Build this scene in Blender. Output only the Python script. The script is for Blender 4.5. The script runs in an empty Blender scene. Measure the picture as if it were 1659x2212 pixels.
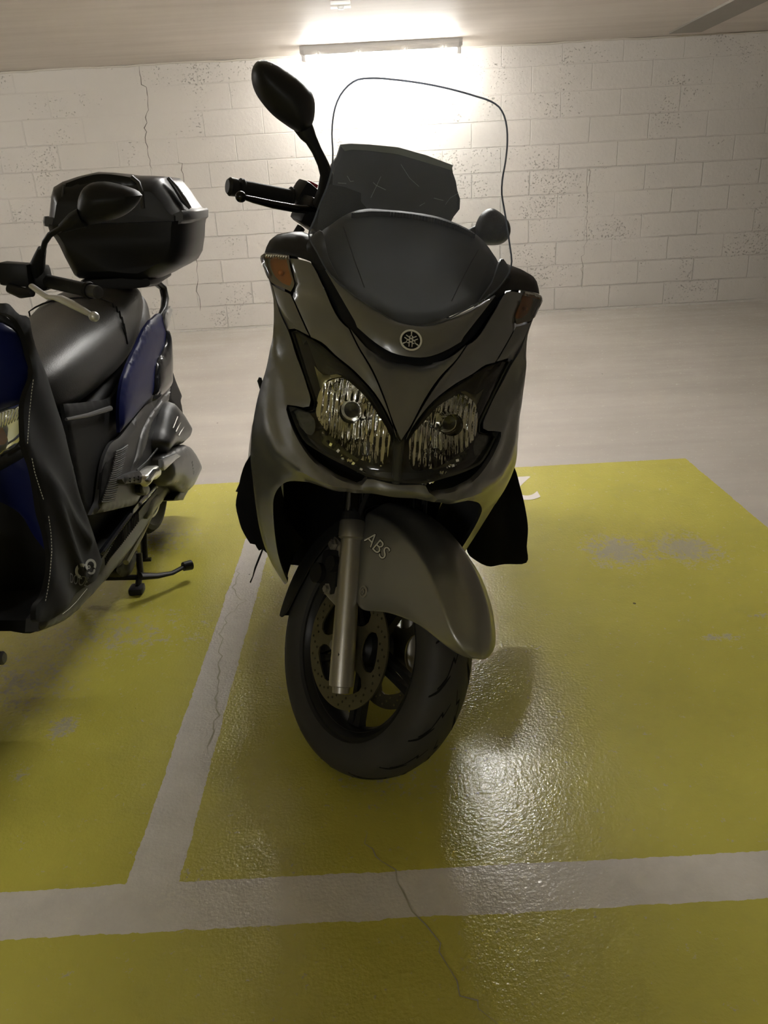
import bpy, bmesh, math, random
import numpy as np
from math import sin, cos, tan, atan, atan2, pi, radians, hypot, sqrt
from mathutils import Vector, Matrix
from mathutils.geometry import delaunay_2d_cdt
random.seed(7)
rng = np.random.default_rng(7)
scn = bpy.context.scene
COL = scn.collection

# ------------------------------------------------------------------ camera
W, H = 1659, 2212
FPX = 1675.0; CX, CY = W/2, H/2
PITCH = atan(697/FPX); ROLL = radians(3.07)
CAM = np.array([0, 0, 1.17])
_f = np.array([0, cos(PITCH), -sin(PITCH)]); _u0 = np.array([0, sin(PITCH), cos(PITCH)]); _r0 = np.array([1., 0, 0])
_r = cos(ROLL)*_r0 - sin(ROLL)*_u0; _u = sin(ROLL)*_r0 + cos(ROLL)*_u0
cd = bpy.data.cameras.new('camera'); cam = bpy.data.objects.new('camera', cd); COL.objects.link(cam)
m = Matrix(((_r[0], _u[0], -_f[0], CAM[0]), (_r[1], _u[1], -_f[1], CAM[1]), (_r[2], _u[2], -_f[2], CAM[2]), (0, 0, 0, 1)))
cam.matrix_world = m
cd.sensor_fit = 'VERTICAL'; cd.sensor_height = 36; cd.lens = 36*FPX/H
cd.clip_start = .02; cd.clip_end = 60
scn.camera = cam

# ------------------------------------------------------------------ light
scn.view_settings.view_transform = 'Standard'; scn.view_settings.look = 'None'
scn.view_settings.gamma = 1; scn.view_settings.use_curve_mapping = False
scn.view_settings.exposure = 3.0
wd = bpy.data.worlds.new('world'); scn.world = wd; wd.use_nodes = True
wd.node_tree.nodes['Background'].inputs[0].default_value = (1, .93, .8, 1)
wd.node_tree.nodes['Background'].inputs[1].default_value = 0.0
TUBE = 30.0                                     # radiance of the fluorescent tubes
LAMP_C = (1.0, .985, .95)
LAMPS = [(.175, 7.16), (.08, 3.85), (-4.6, 3.85), (-1.5, -3.6)]
CEIL = 2.245; BACK = 7.56

def ray(px, py):
    return _f + _r*((px-CX)/FPX) - _u*((py-CY)/FPX)
def flo(px, py, z=0.0):
    d = ray(px, py); return CAM + d*((z-CAM[2])/d[2])
def aty(px, py, y):
    d = ray(px, py); return CAM + d*((y-CAM[1])/d[1])
def atx(px, py, x):
    d = ray(px, py); return CAM + d*((x-CAM[0])/d[0])

# ------------------------------------------------------------------ materials
MATS = {}
def nodes_of(name):
    mt = bpy.data.materials.new(name); mt.use_nodes = True
    nt = mt.node_tree; nt.nodes.clear()
    out = nt.nodes.new('ShaderNodeOutputMaterial')
    return mt, nt, out
class N:
    def __init__(s, nt): s.nt = nt
    def n(s, t, **k):
        x = s.nt.nodes.new(t)
        for a, b in k.items(): setattr(x, a, b)
        return x
    def l(s, a, b): s.nt.links.new(a, b)
    def val(s, sock, v):
        if hasattr(v, 'links'): s.l(v, sock)
        else: sock.default_value = v
    def math(s, op, a, b=0.0, c=None, clamp=False):
        x = s.n('ShaderNodeMath', operation=op); x.use_clamp = clamp
        s.val(x.inputs[0], a); s.val(x.inputs[1], b)
        if c is not None: s.val(x.inputs[2], c)
        return x.outputs[0]
    def mix(s, f, a, b):
        x = s.n('ShaderNodeMix', data_type='RGBA'); s.val(x.inputs[0], f)
        s.val(x.inputs[6], a if hasattr(a, 'links') else (*a, 1)); s.val(x.inputs[7], b if hasattr(b, 'links') else (*b, 1))
        return x.outputs[2]
    def noise(s, vec, scale, detail=3, rough=.55, dist=0):
        x = s.n('ShaderNodeTexNoise'); x.inputs['Scale'].default_value = scale
        x.inputs['Detail'].default_value = detail; x.inputs['Roughness'].default_value = rough
        x.inputs['Distortion'].default_value = dist
        if vec is not None: s.l(vec, x.inputs['Vector'])
        return x.outputs[0]
    def ramp(s, v, lo, hi, a=0., b=1.):
        x = s.n('ShaderNodeMapRange'); x.inputs[1].default_value = lo; x.inputs[2].default_value = hi
        x.inputs[3].default_value = a; x.inputs[4].default_value = b; x.clamp = True
        s.l(v, x.inputs[0]); return x.outputs[0]
    def bump(s, h, strength, dist, nrm=None):
        x = s.n('ShaderNodeBump'); x.inputs['Strength'].default_value = strength; x.inputs['Distance'].default_value = dist
        s.l(h, x.inputs['Height'])
        if nrm is not None: s.l(nrm, x.inputs['Normal'])
        return x.outputs[0]
def mat(name, col, rough=.5, metal=0., coat=0., spec=.5, nscale=0, nstr=0, ndist=.001, var=0, sheen=0, transm=0, ior=1.45):
    if name in MATS: return MATS[name]
    mt, nt, out = nodes_of(name); k = N(nt)
    b = k.n('ShaderNodeBsdfPrincipled')
    b.inputs['Base Color'].default_value = (*col, 1); b.inputs['Roughness'].default_value = rough
    b.inputs['Metallic'].default_value = metal; b.inputs['Coat Weight'].default_value = coat
    b.inputs['Coat Roughness'].default_value = .08; b.inputs['Specular IOR Level'].default_value = spec*(.45 if max(col) < .03 and spec == .5 else 1)
    b.inputs['Sheen Weight'].default_value = sheen; b.inputs['Transmission Weight'].default_value = transm; b.inputs['IOR'].default_value = ior
    tc = k.n('ShaderNodeTexCoord')
    # slight uneven dust on everything
    dn = k.noise(tc.outputs['Object'], 9, 4)
    c2 = tuple(min(1, c*1.08+.003) for c in col)
    k.l(k.mix(k.ramp(dn, .42, .75, 0, .55+var), col, c2), b.inputs['Base Color'])
    if nscale:
        k.l(k.bump(k.noise(tc.outputs['Object'], nscale, 2), nstr, ndist), b.inputs['Normal'])
    k.l(b.outputs[0], out.inputs[0]); MATS[name] = mt; return mt
def glass(name, tint, haze=.0, fres=1.45, rough=.02, gloss=1.0):
    mt, nt, out = nodes_of(name); k = N(nt)
    tr = k.n('ShaderNodeBsdfTransparent'); tr.inputs[0].default_value = (*tint, 1)
    gl = k.n('ShaderNodeBsdfGlossy'); gl.inputs['Roughness'].default_value = rough; gl.inputs[0].default_value = (gloss, gloss, gloss, 1)
    fr = k.n('ShaderNodeFresnel'); fr.inputs[0].default_value = fres
    mx = k.n('ShaderNodeMixShader'); k.l(fr.outputs[0], mx.inputs[0]); k.l(tr.outputs[0], mx.inputs[1]); k.l(gl.outputs[0], mx.inputs[2])
    o = mx.outputs[0]
    if haze:
        d1 = k.n('ShaderNodeBsdfDiffuse'); d1.inputs[0].default_value = (.75, .8, .85, 1); d2 = k.n('ShaderNodeBsdfTranslucent'); d2.inputs[0].default_value = (.62, .68, .8, 1)
        df = k.n('ShaderNodeAddShader'); k.l(d1.outputs[0], df.inputs[0]); k.l(d2.outputs[0], df.inputs[1])
        tc = k.n('ShaderNodeTexCoord')
        f = k.math('MULTIPLY', k.ramp(k.noise(tc.outputs['Object'], 9, 3, .6), .3, .7, .6, 1.3), haze)
        m2 = k.n('ShaderNodeMixShader'); k.l(f, m2.inputs[0]); k.l(o, m2.inputs[1]); k.l(df.outputs[0], m2.inputs[2]); o = m2.outputs[0]
    k.l(o, out.inputs[0]); MATS[name] = mt; return mt
def emis(name, col, st):
    mt, nt, out = nodes_of(name); k = N(nt)
    e = k.n('ShaderNodeEmission'); e.inputs[0].default_value = (*col, 1); e.inputs[1].default_value = st
    k.l(e.outputs[0], out.inputs[0]); MATS[name] = mt; return mt

# ------------------------------------------------------------------ helpers
def tag(o, label=None, cat=None, group=None, kind=None):
    if label: o['label'] = label
    if cat: o['category'] = cat
    if group: o['group'] = group
    if kind: o['kind'] = kind
    return o
def empty(name, label, cat, mtx=None, loc=(0, 0, 0)):
    o = bpy.data.objects.new(name, None); COL.objects.link(o); o.empty_display_size = .1
    if mtx is not None: o.matrix_world = mtx
    else: o.location = loc
    return tag(o, label, cat)
OFF = np.zeros(3)
def mesh(name, V, F, mats, parent=None, smooth=True, mi=None, angle=None, label=None):
    V = [np.asarray(v, float)-OFF for v in V]
    me = bpy.data.meshes.new(name)
    me.from_pydata([tuple(map(float, v)) for v in V], [], [tuple(int(i) for i in f) for f in F])
    if not isinstance(mats, (list, tuple)): mats = [mats]
    for x in mats: me.materials.append(x)
    if mi is not None:
        me.polygons.foreach_set('material_index', list(mi))
    bm = bmesh.new(); bm.from_mesh(me); bmesh.ops.recalc_face_normals(bm, faces=bm.faces)
    if angle is not None:
        for e in bm.edges:
            if len(e.link_faces) == 2 and e.calc_face_angle(0) > radians(angle): e.smooth = False
    for f in bm.faces: f.smooth = smooth
    bm.to_mesh(me); bm.free()
    o = bpy.data.objects.new(name, me); COL.objects.link(o)
    if parent is not None: o.parent = parent
    if label: o['label'] = label
    return o
class MB:
    """collects shapes into one mesh"""
    def __init__(s): s.V = []; s.F = []; s.M = []
    def add(s, V, F, mi=0):
        b = len(s.V); s.V += [tuple(v) for v in V]; s.F += [tuple(i+b for i in f) for f in F]; s.M += [mi]*len(F); return s
    def box(s, c, d, R=None, mi=0, bev=0.0):
        V = [];
        for sx in (-1, 1):
            for sy in (-1, 1):
                for sz in (-1, 1): V.append(np.array([sx*d[0]/2, sy*d[1]/2, sz*d[2]/2]))
        if bev:
            bm = bmesh.new(); bmesh.ops.create_cube(bm, size=1); bmesh.ops.scale(bm, vec=d, verts=bm.verts)
            bmesh.ops.bevel(bm, geom=list(bm.edges), offset=bev, segments=2, affect='EDGES', profile=.6)
            V = [np.array(v.co) for v in bm.verts]; F = [[v.index for v in f.verts] for f in bm.faces]; bm.free()
        else: F = [(0, 1, 3, 2), (4, 6, 7, 5), (0, 4, 5, 1), (2, 3, 7, 6), (0, 2, 6, 4), (1, 5, 7, 3)]
        if R is not None: V = [R@v for v in V]
        return s.add([v+np.array(c) for v in V], F, mi)
    def tube(s, P, r, n=14, mi=0, cap=True, sq=1.0, up=None):
        P = [np.array(p, float) for p in P]
        if not hasattr(r, '__len__'): r = [r]*len(P)
        V = []; F = []; prev = None
        for i, p in enumerate(P):
            t = P[min(i+1, len(P)-1)]-P[max(i-1, 0)]; t = t/(np.linalg.norm(t)+1e-12)
            if prev is None:
                a = np.array(up if up is not None else ((0, 0, 1) if abs(t[2]) < .9 else (1, 0, 0)), float)
            else: a = prev
            a = a-t*(a@t); a /= np.linalg.norm(a); prev = a; b = np.cross(t, a)
            for j in range(n):
                th = 2*pi*j/n; V.append(p+r[i]*(cos(th)*a*sq+sin(th)*b))
        for i in range(len(P)-1):
            for j in range(n): F.append((i*n+j, i*n+(j+1) % n, (i+1)*n+(j+1) % n, (i+1)*n+j))
        if cap: F.append(tuple(range(n-1, -1, -1))); F.append(tuple((len(P)-1)*n+j for j in range(n)))
        return s.add(V, F, mi)
    def lathe(s, prof, c, ax, n=48, mi=0, closed=False, a0=0, a1=2*pi):
        """prof: list of (offset along axis, radius)"""
        ax = np.array(ax, float); ax /= np.linalg.norm(ax)
        a = np.array((0, 0, 1.) if abs(ax[2]) < .9 else (1., 0, 0)); a -= ax*(a@ax); a /= np.linalg.norm(a); b = np.cross(ax, a)
        V = []; F = []; full = abs(a1-a0-2*pi) < 1e-6; nn = n if full else n+1
        for o, r in prof:
            for j in range(nn):
                th = a0+(a1-a0)*j/n; V.append(np.array(c)+ax*o+r*(cos(th)*a+sin(th)*b))
        K = len(prof)
        for i in range(K if closed else K-1):
            i2 = (i+1) % K
            for j in range(n): F.append((i*nn+j, i*nn+(j+1) % nn, i2*nn+(j+1) % nn, i2*nn+j))
        return s.add(V, F, mi)
    def grid(s, P, mi=0, closeu=False, closev=False, caps=False):
        """P: [rows][cols] of points"""
        R = len(P); C = len(P[0]); V = [p for row in P for p in row]; F = []
        for i in range(R if closeu else R-1):
            for j in range(C if closev else C-1):
                F.append((i*C+j, i*C+(j+1) % C, ((i+1) % R)*C+(j+1) % C, ((i+1) % R)*C+j))
        if caps: F.append(tuple(range(C-1, -1, -1))); F.append(tuple((R-1)*C+j for j in range(C)))
        return s.add(V, F, mi)
    def prism(s, poly, f, t, mi=0):
        """poly of 2-D points, f(u,v,w)->point, thickness w 0..t"""
        n = len(poly)
        V = [f(u, v, 0) for u, v in poly]+[f(u, v, t) for u, v in poly]
        F = [tuple(range(n-1, -1, -1)), tuple(range(n, 2*n))]+[(i, (i+1) % n, n+(i+1) % n, n+i) for i in range(n)]
        return s.add(V, F, mi)
    def out(s, name, mats, parent=None, smooth=True, angle=35, label=None):
        return mesh(name, s.V, s.F, mats, parent, smooth, s.M, angle, label)
def subsurf(o, n=1):
    md = o.modifiers.new('s', 'SUBSURF'); md.levels = n; md.render_levels = n; return o
def bevel(o, w, seg=2, ang=40):
    md = o.modifiers.new('b', 'BEVEL'); md.width = w; md.segments = seg; md.limit_method = 'ANGLE'; md.angle_limit = radians(ang); return o

def spline(pts, h, closed=True):
    """pts (u,v[,corner]) -> densely sampled polyline; Catmull-Rom between corners"""
    P = [np.array(p[:2], float) for p in pts]; Cn = [len(p) > 2 and p[2] for p in pts]; n = len(P)
    out = []
    for i in range(n if closed else n-1):
        p1, p2 = P[i], P[(i+1) % n]
        c1 = Cn[i] or (not closed and i == 0); c2 = Cn[(i+1) % n] or (not closed and i == n-2)
        L = np.linalg.norm(p2-p1)+1e-9
        def tang(a, b, c):
            l1 = np.linalg.norm(b-a)+1e-9; l2 = np.linalg.norm(c-b)+1e-9
            return ((b-a)/l1*l2+(c-b)/l2*l1)/(l1+l2)
        t1 = (p2-p1)/L if c1 else tang(P[i-1], p1, p2)
        t2 = (p2-p1)/L if c2 else tang(p1, p2, P[(i+2) % n])
        k = max(1, int(round(L/h)))
        for j in range(k):
            t = j/k; h00 = 2*t**3-3*t*t+1; h10 = t**3-2*t*t+t; h01 = -2*t**3+3*t*t; h11 = t**3-t*t
            out.append(h00*p1+h10*L*t1+h01*p2+h11*L*t2)
    if not closed: out.append(P[-1])
    return out
def inside(pts, poly):
    x, y = pts[:, 0], pts[:, 1]; r = np.zeros(len(pts), bool); n = len(poly)
    for i in range(n):
        x1, y1 = poly[i]; x2, y2 = poly[(i+1) % n]
        c = ((y1 > y) != (y2 > y)) & (x < (x2-x1)*(y-y1)/(y2-y1+1e-15)+x1); r ^= c
    return r
def dist_poly(pts, poly):
    d = np.full(len(pts), 1e9); n = len(poly)
    for i in range(n):
        a = np.array(poly[i]); b = np.array(poly[(i+1) % n]); ab = b-a; L = ab@ab+1e-15
        t = np.clip(((pts-a)@ab)/L, 0, 1); q = a+t[:, None]*ab; d = np.minimum(d, np.hypot(*(pts-q).T))
    return d
def tri_fill(poly, h, holes=(), extra=None):
    """triangulate polygon with interior points -> pts, tris, dist-to-edge, boundary count"""
    poly = [np.array(p) for p in poly]; A = np.array(poly)
    lo, hi = A.min(0), A.max(0)
    g = np.array([(x+(.5*h if j % 2 else 0), y) for j, y in enumerate(np.arange(lo[1]+h*.45, hi[1], h*.87)) for x in np.arange(lo[0], hi[0]+h, h)])
    if len(g):
        g = g[inside(g, poly)]
    if len(g): g = g[dist_poly(g, poly) > h*.45]
    edges = [(i, (i+1) % len(poly)) for i in range(len(poly))]; pts = list(poly); 
    for hp in holes:
        b = len(pts); pts += [np.array(p) for p in hp]; edges += [(b+i, b+(i+1) % len(hp)) for i in range(len(hp))]
        if len(g): g = g[~inside(g, hp)]
        if len(g): g = g[dist_poly(g, hp) > h*.3]
    if extra is not None: pts += [np.array(p) for p in extra]
    pts += list(g)
    v, e, f, ov, oe, of = delaunay_2d_cdt([Vector(p) for p in pts], edges, [], 1, 1e-6)
    v = np.array([(p.x, p.y) for p in v]); f = [tuple(t) for t in f]
    cen = np.array([v[list(t)].mean(0) for t in f])
    ok = inside(cen, poly)
    for hp in holes: ok &= ~inside(cen, hp)
    f = [t for t, o in zip(f, ok) if o]
    return v, f
def panel(name, outline, surf, mats, parent=None, h=.012, thick=.004, rnd=.003, off=0., holes=(), lift=None, label=None, back=True, closed=True, axis='y', sgn=1):
    """outline (u,v) param polygon; surf(u,v)->depth; thickness goes backwards (sgn)"""
    v, f = tri_fill(outline, h, holes)
    # boundary edges from face use
    cnt = {}
    for t in f:
        for a, b in ((t[0], t[1]), (t[1], t[2]), (t[2], t[0])):
            cnt[(a, b)] = cnt.get((a, b), 0)+1
    bnd = [(a, b) for (a, b) in cnt if (b, a) not in cnt]
    bv = set(x for e in bnd for x in e)
    dep = np.array([surf(*p) for p in v])+off*sgn
    if lift is not None: dep = dep-sgn*lift(v)
    n = len(v); V = []; F = []
    def P(u, w, d): return (u, d, w) if axis == 'y' else (d, u, w)
    isb = np.array([i in bv for i in range(n)])
    V += [P(v[i, 0], v[i, 1], dep[i]+(sgn*rnd if isb[i] else 0)) for i in range(n)]
    F += [tuple(t) for t in f]
    if thick:
        idx = {}
        for i in bv: idx[i] = len(V); V.append(P(v[i, 0], v[i, 1], dep[i]+sgn*(rnd+thick)))
        for a, b in bnd: F.append((b, a, idx[a], idx[b]))
        if back:
            b2 = len(V); V += [P(v[i, 0], v[i, 1], dep[i]+sgn*(rnd+thick)) for i in range(n) if not isb[i]]
            mp = dict(idx); k = b2
            for i in range(n):
                if not isb[i]: mp[i] = k; k += 1
            F += [(mp[t[2]], mp[t[1]], mp[t[0]]) for t in f]
    return mesh(name, V, F, mats, parent, True, None, 50, label)
def text_mesh(body, size, f, mat_, name, parent, shear=0.0, bold=0.0, thick=.0008, sx=1.0):
    cu = bpy.data.curves.new('t', 'FONT'); cu.body = body; cu.size = size; cu.shear = shear; cu.offset = bold
    cu.resolution_u = 6; cu.align_x = 'CENTER'; cu.align_y = 'CENTER'
    ob = bpy.data.objects.new('t', cu); COL.objects.link(ob)
    dg = bpy.context.evaluated_depsgraph_get(); me = ob.evaluated_get(dg).to_mesh()
    V = [(v.co.x*sx, v.co.y) for v in me.vertices]; F = [tuple(p.vertices) for p in me.polygons]
    ob.evaluated_get(dg).to_mesh_clear()
    bpy.data.objects.remove(ob); bpy.data.curves.remove(cu)
    return mesh(name, [f(u, v) for u, v in V], F, mat_, parent, False)
# ------------------------------------------------------------------ setting materials
def floor_material():
    mt, nt, out = nodes_of('painted_floor'); k = N(nt)
    tc = k.n('ShaderNodeTexCoord'); sp = k.n('ShaderNodeSeparateXYZ'); k.l(tc.outputs['Object'], sp.inputs[0])
    vec = tc.outputs['Object']
    wob = k.math('MULTIPLY', k.math('SUBTRACT', k.noise(vec, 55, 3), .5), .010)
    wob2 = k.math('MULTIPLY', k.math('SUBTRACT', k.noise(vec, 8, 2), .5), .010)
    x = k.math('ADD', sp.outputs[0], k.math('ADD', wob, wob2)); y = k.math('ADD', sp.outputs[1], k.math('SUBTRACT', wob, wob2))
    def band(v, a, b):           # 1 inside a..b
        return k.math('MULTIPLY', k.math('GREATER_THAN', v, a), k.math('LESS_THAN', v, b))
    yel = k.math('MULTIPLY', band(x, -6.5, 1.35), k.math('LESS_THAN', y, 3.245))
    line = k.math('MULTIPLY', band(x, -.516, -.418), band(y, 1.02, 2.98))
    line = k.math('MAXIMUM', line, band(y, .972, 1.075))
    # base concrete coat
    n1 = k.noise(vec, 1.3, 5, .6); n2 = k.noise(vec, 14, 4, .6)
    base = k.mix(k.ramp(n1, .3, .7), (.50, .455, .405), (.60, .555, .50))
    smp = k.n('ShaderNodeMapping'); smp.inputs['Scale'].default_value = (.35, 4.5, 1); k.l(vec, smp.inputs[0])
    base = k.mix(k.ramp(k.noise(smp.outputs[0], 1.0, 4, .6), .35, .7, 0, .5), base, (.43, .395, .35))
    ycol = k.mix(k.ramp(n1, .3, .75), (.61, .555, .10), (.51, .465, .08))
    ycol = k.mix(k.ramp(k.noise(vec, 5, 6, .65), .52, .75, 0, .4), ycol, (.40, .375, .09))
    wcol = k.mix(k.ramp(n2, .35, .8), (.74, .69, .63), (.64, .595, .54))
    col = k.mix(yel, base, ycol)
    # wear spots where tyres turned
    wear = None
    for (wx, wy, rx, ry, g) in ((.78, 2.36, .16, .20, 1), (1.01, 2.35, .17, .19, 1), (-.81, 1.56, .055, .075, .9), (-.845, 1.39, .04, .05, .6), (.90, 1.80, .10, .03, .8), (1.06, 1.90, .06, .03, .6),
                            (-.86, 2.66, .24, .22, .62), (-.80, 1.98, .40, .22, .5), (-1.0, 1.75, .25, .25, .6), (-.02, 1.35, .18, .16, .4), (-.42, 1.06, .05, .05, .5)):
        a = k.math('DIVIDE', k.math('SUBTRACT', sp.outputs[0], wx), rx); b = k.math('DIVIDE', k.math('SUBTRACT', sp.outputs[1], wy), ry)
        d = k.math('SQRT', k.math('ADD', k.math('MULTIPLY', a, a), k.math('MULTIPLY', b, b)))
        wv = k.math('MULTIPLY', k.math('SUBTRACT', 1.0, d, clamp=True), g)
        wear = wv if wear is None else k.math('MAXIMUM', wear, wv)
    fine = k.noise(vec, 75, 5, .8)
    med = k.noise(vec, 22, 4, .7)
    wm = k.ramp(k.math('ADD', k.math('MULTIPLY', wear, .50), k.math('ADD', k.math('MULTIPLY', k.math('SUBTRACT', fine, .5), 1.5), k.math('MULTIPLY', k.math('SUBTRACT', med, .5), .8))), .20, .34, 0, .75)
    col = k.mix(wm, col, (.33, .295, .25))
    col = k.mix(k.math('MULTIPLY', line, k.math('SUBTRACT', 1.0, k.math('MULTIPLY', wm, .35))), col, wcol)
    # specks of grit
    vo = k.n('ShaderNodeTexVoronoi'); vo.inputs['Scale'].default_value = 11; vo.inputs['Randomness'].default_value = 1
    st = k.n('ShaderNodeMapping'); st.inputs['Scale'].default_value = (1, .8, 1); k.l(vec, st.inputs[0]); k.l(st.outputs[0], vo.inputs['Vector'])
    cs = k.n('ShaderNodeSeparateColor'); k.l(vo.outputs['Color'], cs.inputs[0])
    sz = k.math('MULTIPLY', k.math('POWER', cs.outputs[0], 6), .055)
    spk = k.math('LESS_THAN', vo.outputs['Distance'], sz)
    col = k.mix(k.math('MULTIPLY', spk, .8), col, (.05, .045, .035))
    b = k.n('ShaderNodeBsdfPrincipled'); k.l(col, b.inputs['Base Color'])
    k.l(k.ramp(k.math('ADD', wm, k.math('MULTIPLY', k.math('SUBTRACT', n2, .5), .4)), 0, 1, .20, .62), b.inputs['Roughness'])
    b.inputs['Specular IOR Level'].default_value = .85
    peel = k.noise(vec, 150, 2, .5); big = k.noise(vec, 60, 2, .5)
    pm = k.math('MULTIPLY', k.ramp(k.noise(vec, 1.7, 2), .38, .62, .45, 1.0), k.math('ADD', .05, k.math('MULTIPLY', yel, .95)))
    h = k.math('MULTIPLY', k.math('ADD', peel, k.math('MULTIPLY', big, .8)), pm)
    k.l(k.bump(h, .7, .0018), b.inputs['Normal'])
    k.l(b.outputs[0], out.inputs[0]); return mt

def block_material():
    mt, nt, out = nodes_of('painted_blockwork'); k = N(nt)
    tc = k.n('ShaderNodeTexCoord'); sp = k.n('ShaderNodeSeparateXYZ'); k.l(tc.outputs['Object'], sp.inputs[0]); vec = tc.outputs['Object']
    wb = k.math('MULTIPLY', k.math('SUBTRACT', k.noise(vec, 9, 2), .5), .010)
    cx = k.n('ShaderNodeCombineXYZ')
    k.l(k.math('ADD', k.math('ADD', sp.outputs[0], .09+5.2), wb), cx.inputs[0]); k.l(k.math('ADD', k.math('SUBTRACT', sp.outputs[2], .02), wb), cx.inputs[1])
    br = k.n('ShaderNodeTexBrick'); k.l(cx.outputs[0], br.inputs['Vector'])
    br.inputs['Scale'].default_value = 1; br.inputs['Brick Width'].default_value = .52; br.inputs['Row Height'].default_value = .2057
    br.inputs['Mortar Size'].default_value = .006; br.inputs['Mortar Smooth'].default_value = .6; br.offset = .5
    br.inputs['Color1'].default_value = (.2, .2, .2, 1); br.inputs['Color2'].default_value = (.8, .8, .8, 1); br.inputs['Mortar'].default_value = (.5, .5, .5, 1)
    mort = br.outputs['Fac']
    low = k.ramp(sp.outputs[2], .5, 1.9, 1.0, .22)
    vis = k.math('MULTIPLY', k.ramp(k.noise(vec, 1.1, 3), .34, .58, .12, 1), low)
    mort = k.math('MULTIPLY', mort, vis)
    # pitted faces, differing block by block
    cc = k.n('ShaderNodeSeparateColor'); k.l(br.outputs['Color'], cc.inputs[0])
    pit = k.n('ShaderNodeTexNoise'); pit.inputs['Scale'].default_value = 62; pit.inputs['Detail'].default_value = 3; pit.inputs['Roughness'].default_value = .7; k.l(vec, pit.inputs['Vector'])
    patch = k.math('ADD', k.math('MULTIPLY', k.noise(vec, 2.6, 2), .75), k.math('MULTIPLY', cc.outputs[0], .28))
    thr = k.ramp(patch, .40, .66, .76, .60)
    pm = k.ramp(k.math('SUBTRACT', pit.outputs[0], thr), 0, .05)
    col = k.mix(k.ramp(k.noise(vec, .9, 4), .3, .7), (.66, .625, .57), (.71, .675, .625))
    col = k.mix(k.math('MULTIPLY', mort, .22), col, (.80, .76, .70))
    col = k.mix(k.math('MULTIPLY', pm, .5), col, (.30, .27, .23))
    b = k.n('ShaderNodeBsdfPrincipled'); k.l(col, b.inputs['Base Color']); b.inputs['Roughness'].default_value = .6; b.inputs['Specular IOR Level'].default_value = .25
    h = k.math('SUBTRACT', k.math('SUBTRACT', k.math('MULTIPLY', k.noise(vec, 40, 3), .25), k.math('MULTIPLY', mort, 1.0)), k.math('MULTIPLY', pm, .9))
    k.l(k.bump(h, 1.0, .010), b.inputs['Normal']); k.l(b.outputs[0], out.inputs[0]); return mt

def plaster(name, c1, c2, streak=0.):
    mt, nt, out = nodes_of(name); k = N(nt)
    tc = k.n('ShaderNodeTexCoord'); mp = k.n('ShaderNodeMapping'); mp.inputs['Scale'].default_value = (.6, 5, 1) if streak else (1, 1, 1)
    k.l(tc.outputs['Object'], mp.inputs[0])
    n = k.noise(mp.outputs[0], 1.4, 6, .6); n2 = k.noise(tc.outputs['Object'], 20, 4)
    col = k.mix(k.ramp(n, .35, .7), c1, c2); col = k.mix(k.ramp(n2, .62, .8, 0, .25), col, tuple(c*.7 for c in c1))
    b = k.n('ShaderNodeBsdfPrincipled'); k.l(col, b.inputs['Base Color']); b.inputs['Roughness'].default_value = .55
    k.l(k.bump(k.math('ADD', n, k.math('MULTIPLY', n2, .3)), .3, .006), b.inputs['Normal']); k.l(b.outputs[0], out.inputs[0]); return mt

# ------------------------------------------------------------------ room shell
X0, X1, Y0 = -7.5, 7.0, -6.0
def slab(name, x0, x1, y0, y1, z0, z1, mt):
    o = MB().box(((x0+x1)/2, (y0+y1)/2, (z0+z1)/2), (x1-x0, y1-y0, z1-z0)).out(name, mt, smooth=False)
    return tag(o, kind='structure')
fl = slab('floor', X0-.2, X1+.2, Y0-.2, BACK+.2, -.2, 0, floor_material())
slab('ceiling', X0-.2, X1+.2, Y0-.2, BACK+.2, CEIL, CEIL+.2, plaster('ceiling_paint', (.60, .545, .49), (.69, .635, .575), 1))
mcrack = mat('crack_dark', (.10, .085, .065), .9)  # dark tone of the wall cracks
mb = MB(); mb.box(((X0+X1)/2, BACK+.1, CEIL/2), (X1-X0+.4, .2, CEIL))
def crack(mb, P, w, f, mi=1, seg=.035, jit=.009):
    Q = []
    for a, b in zip(P[:-1], P[1:]):
        a = np.array(a); b = np.array(b); L = np.linalg.norm(b-a); k = max(1, int(L/seg))
        for j in range(k): Q.append(a+(b-a)*j/k+(rng.normal(0, jit, 2) if (j or a is not P[0]) else 0))
    Q.append(np.array(P[-1])); n = len(Q); V = []
    for i, q in enumerate(Q):
        t = Q[min(i+1, n-1)]-Q[max(0, i-1)]; t = t/(np.linalg.norm(t)+1e-9); nr = np.array([-t[1], t[0]])
        ww = w*(.35+.9*rng.random())*(0.3 if i in (0, n-1) else 1)
        V += [f(*(q-nr*ww/2)), f(*(q+nr*ww/2))]
    mb.add(V, [(2*i, 2*i+1, 2*i+3, 2*i+2) for i in range(n-1)], mi)
fw = lambda u, v: (u+.03, BACK-.0008, v)
crack(mb, [(-1.9, 2.245), (-1.9, 2.1), (-1.87, 2.07), (-1.86, 1.91), (-1.9, 1.84), (-1.94, 1.62), (-1.92, 1.43)], .006, fw)
crack(mb, [(-1.70, 1.49), (-1.64, 1.46), (-1.66, 1.33), (-1.66, 1.2), (-1.64, .9), (-1.64, .7), (-1.64, .52), (-1.66, .42), (-1.67, .19)], .005, fw)
crack(mb, [(1.98, 1.26), (1.97, 1.05), (1.97, .84), (1.97, .64), (1.95, .56), (1.96, .21)], .003, fw)
tag(mb.out('wall_back', [block_material(), mcrack], smooth=False), kind='structure')
wp = plaster('wall_paint', (.62, .58, .50), (.68, .64, .56))
slab('wall_left', X0-.2, X0, Y0, BACK, 0, CEIL, wp)
slab('wall_right', X1, X1+.2, Y0, BACK, 0, CEIL, wp)
slab('wall_front', X0, X1, Y0-.2, Y0, 0, CEIL, wp)
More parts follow.
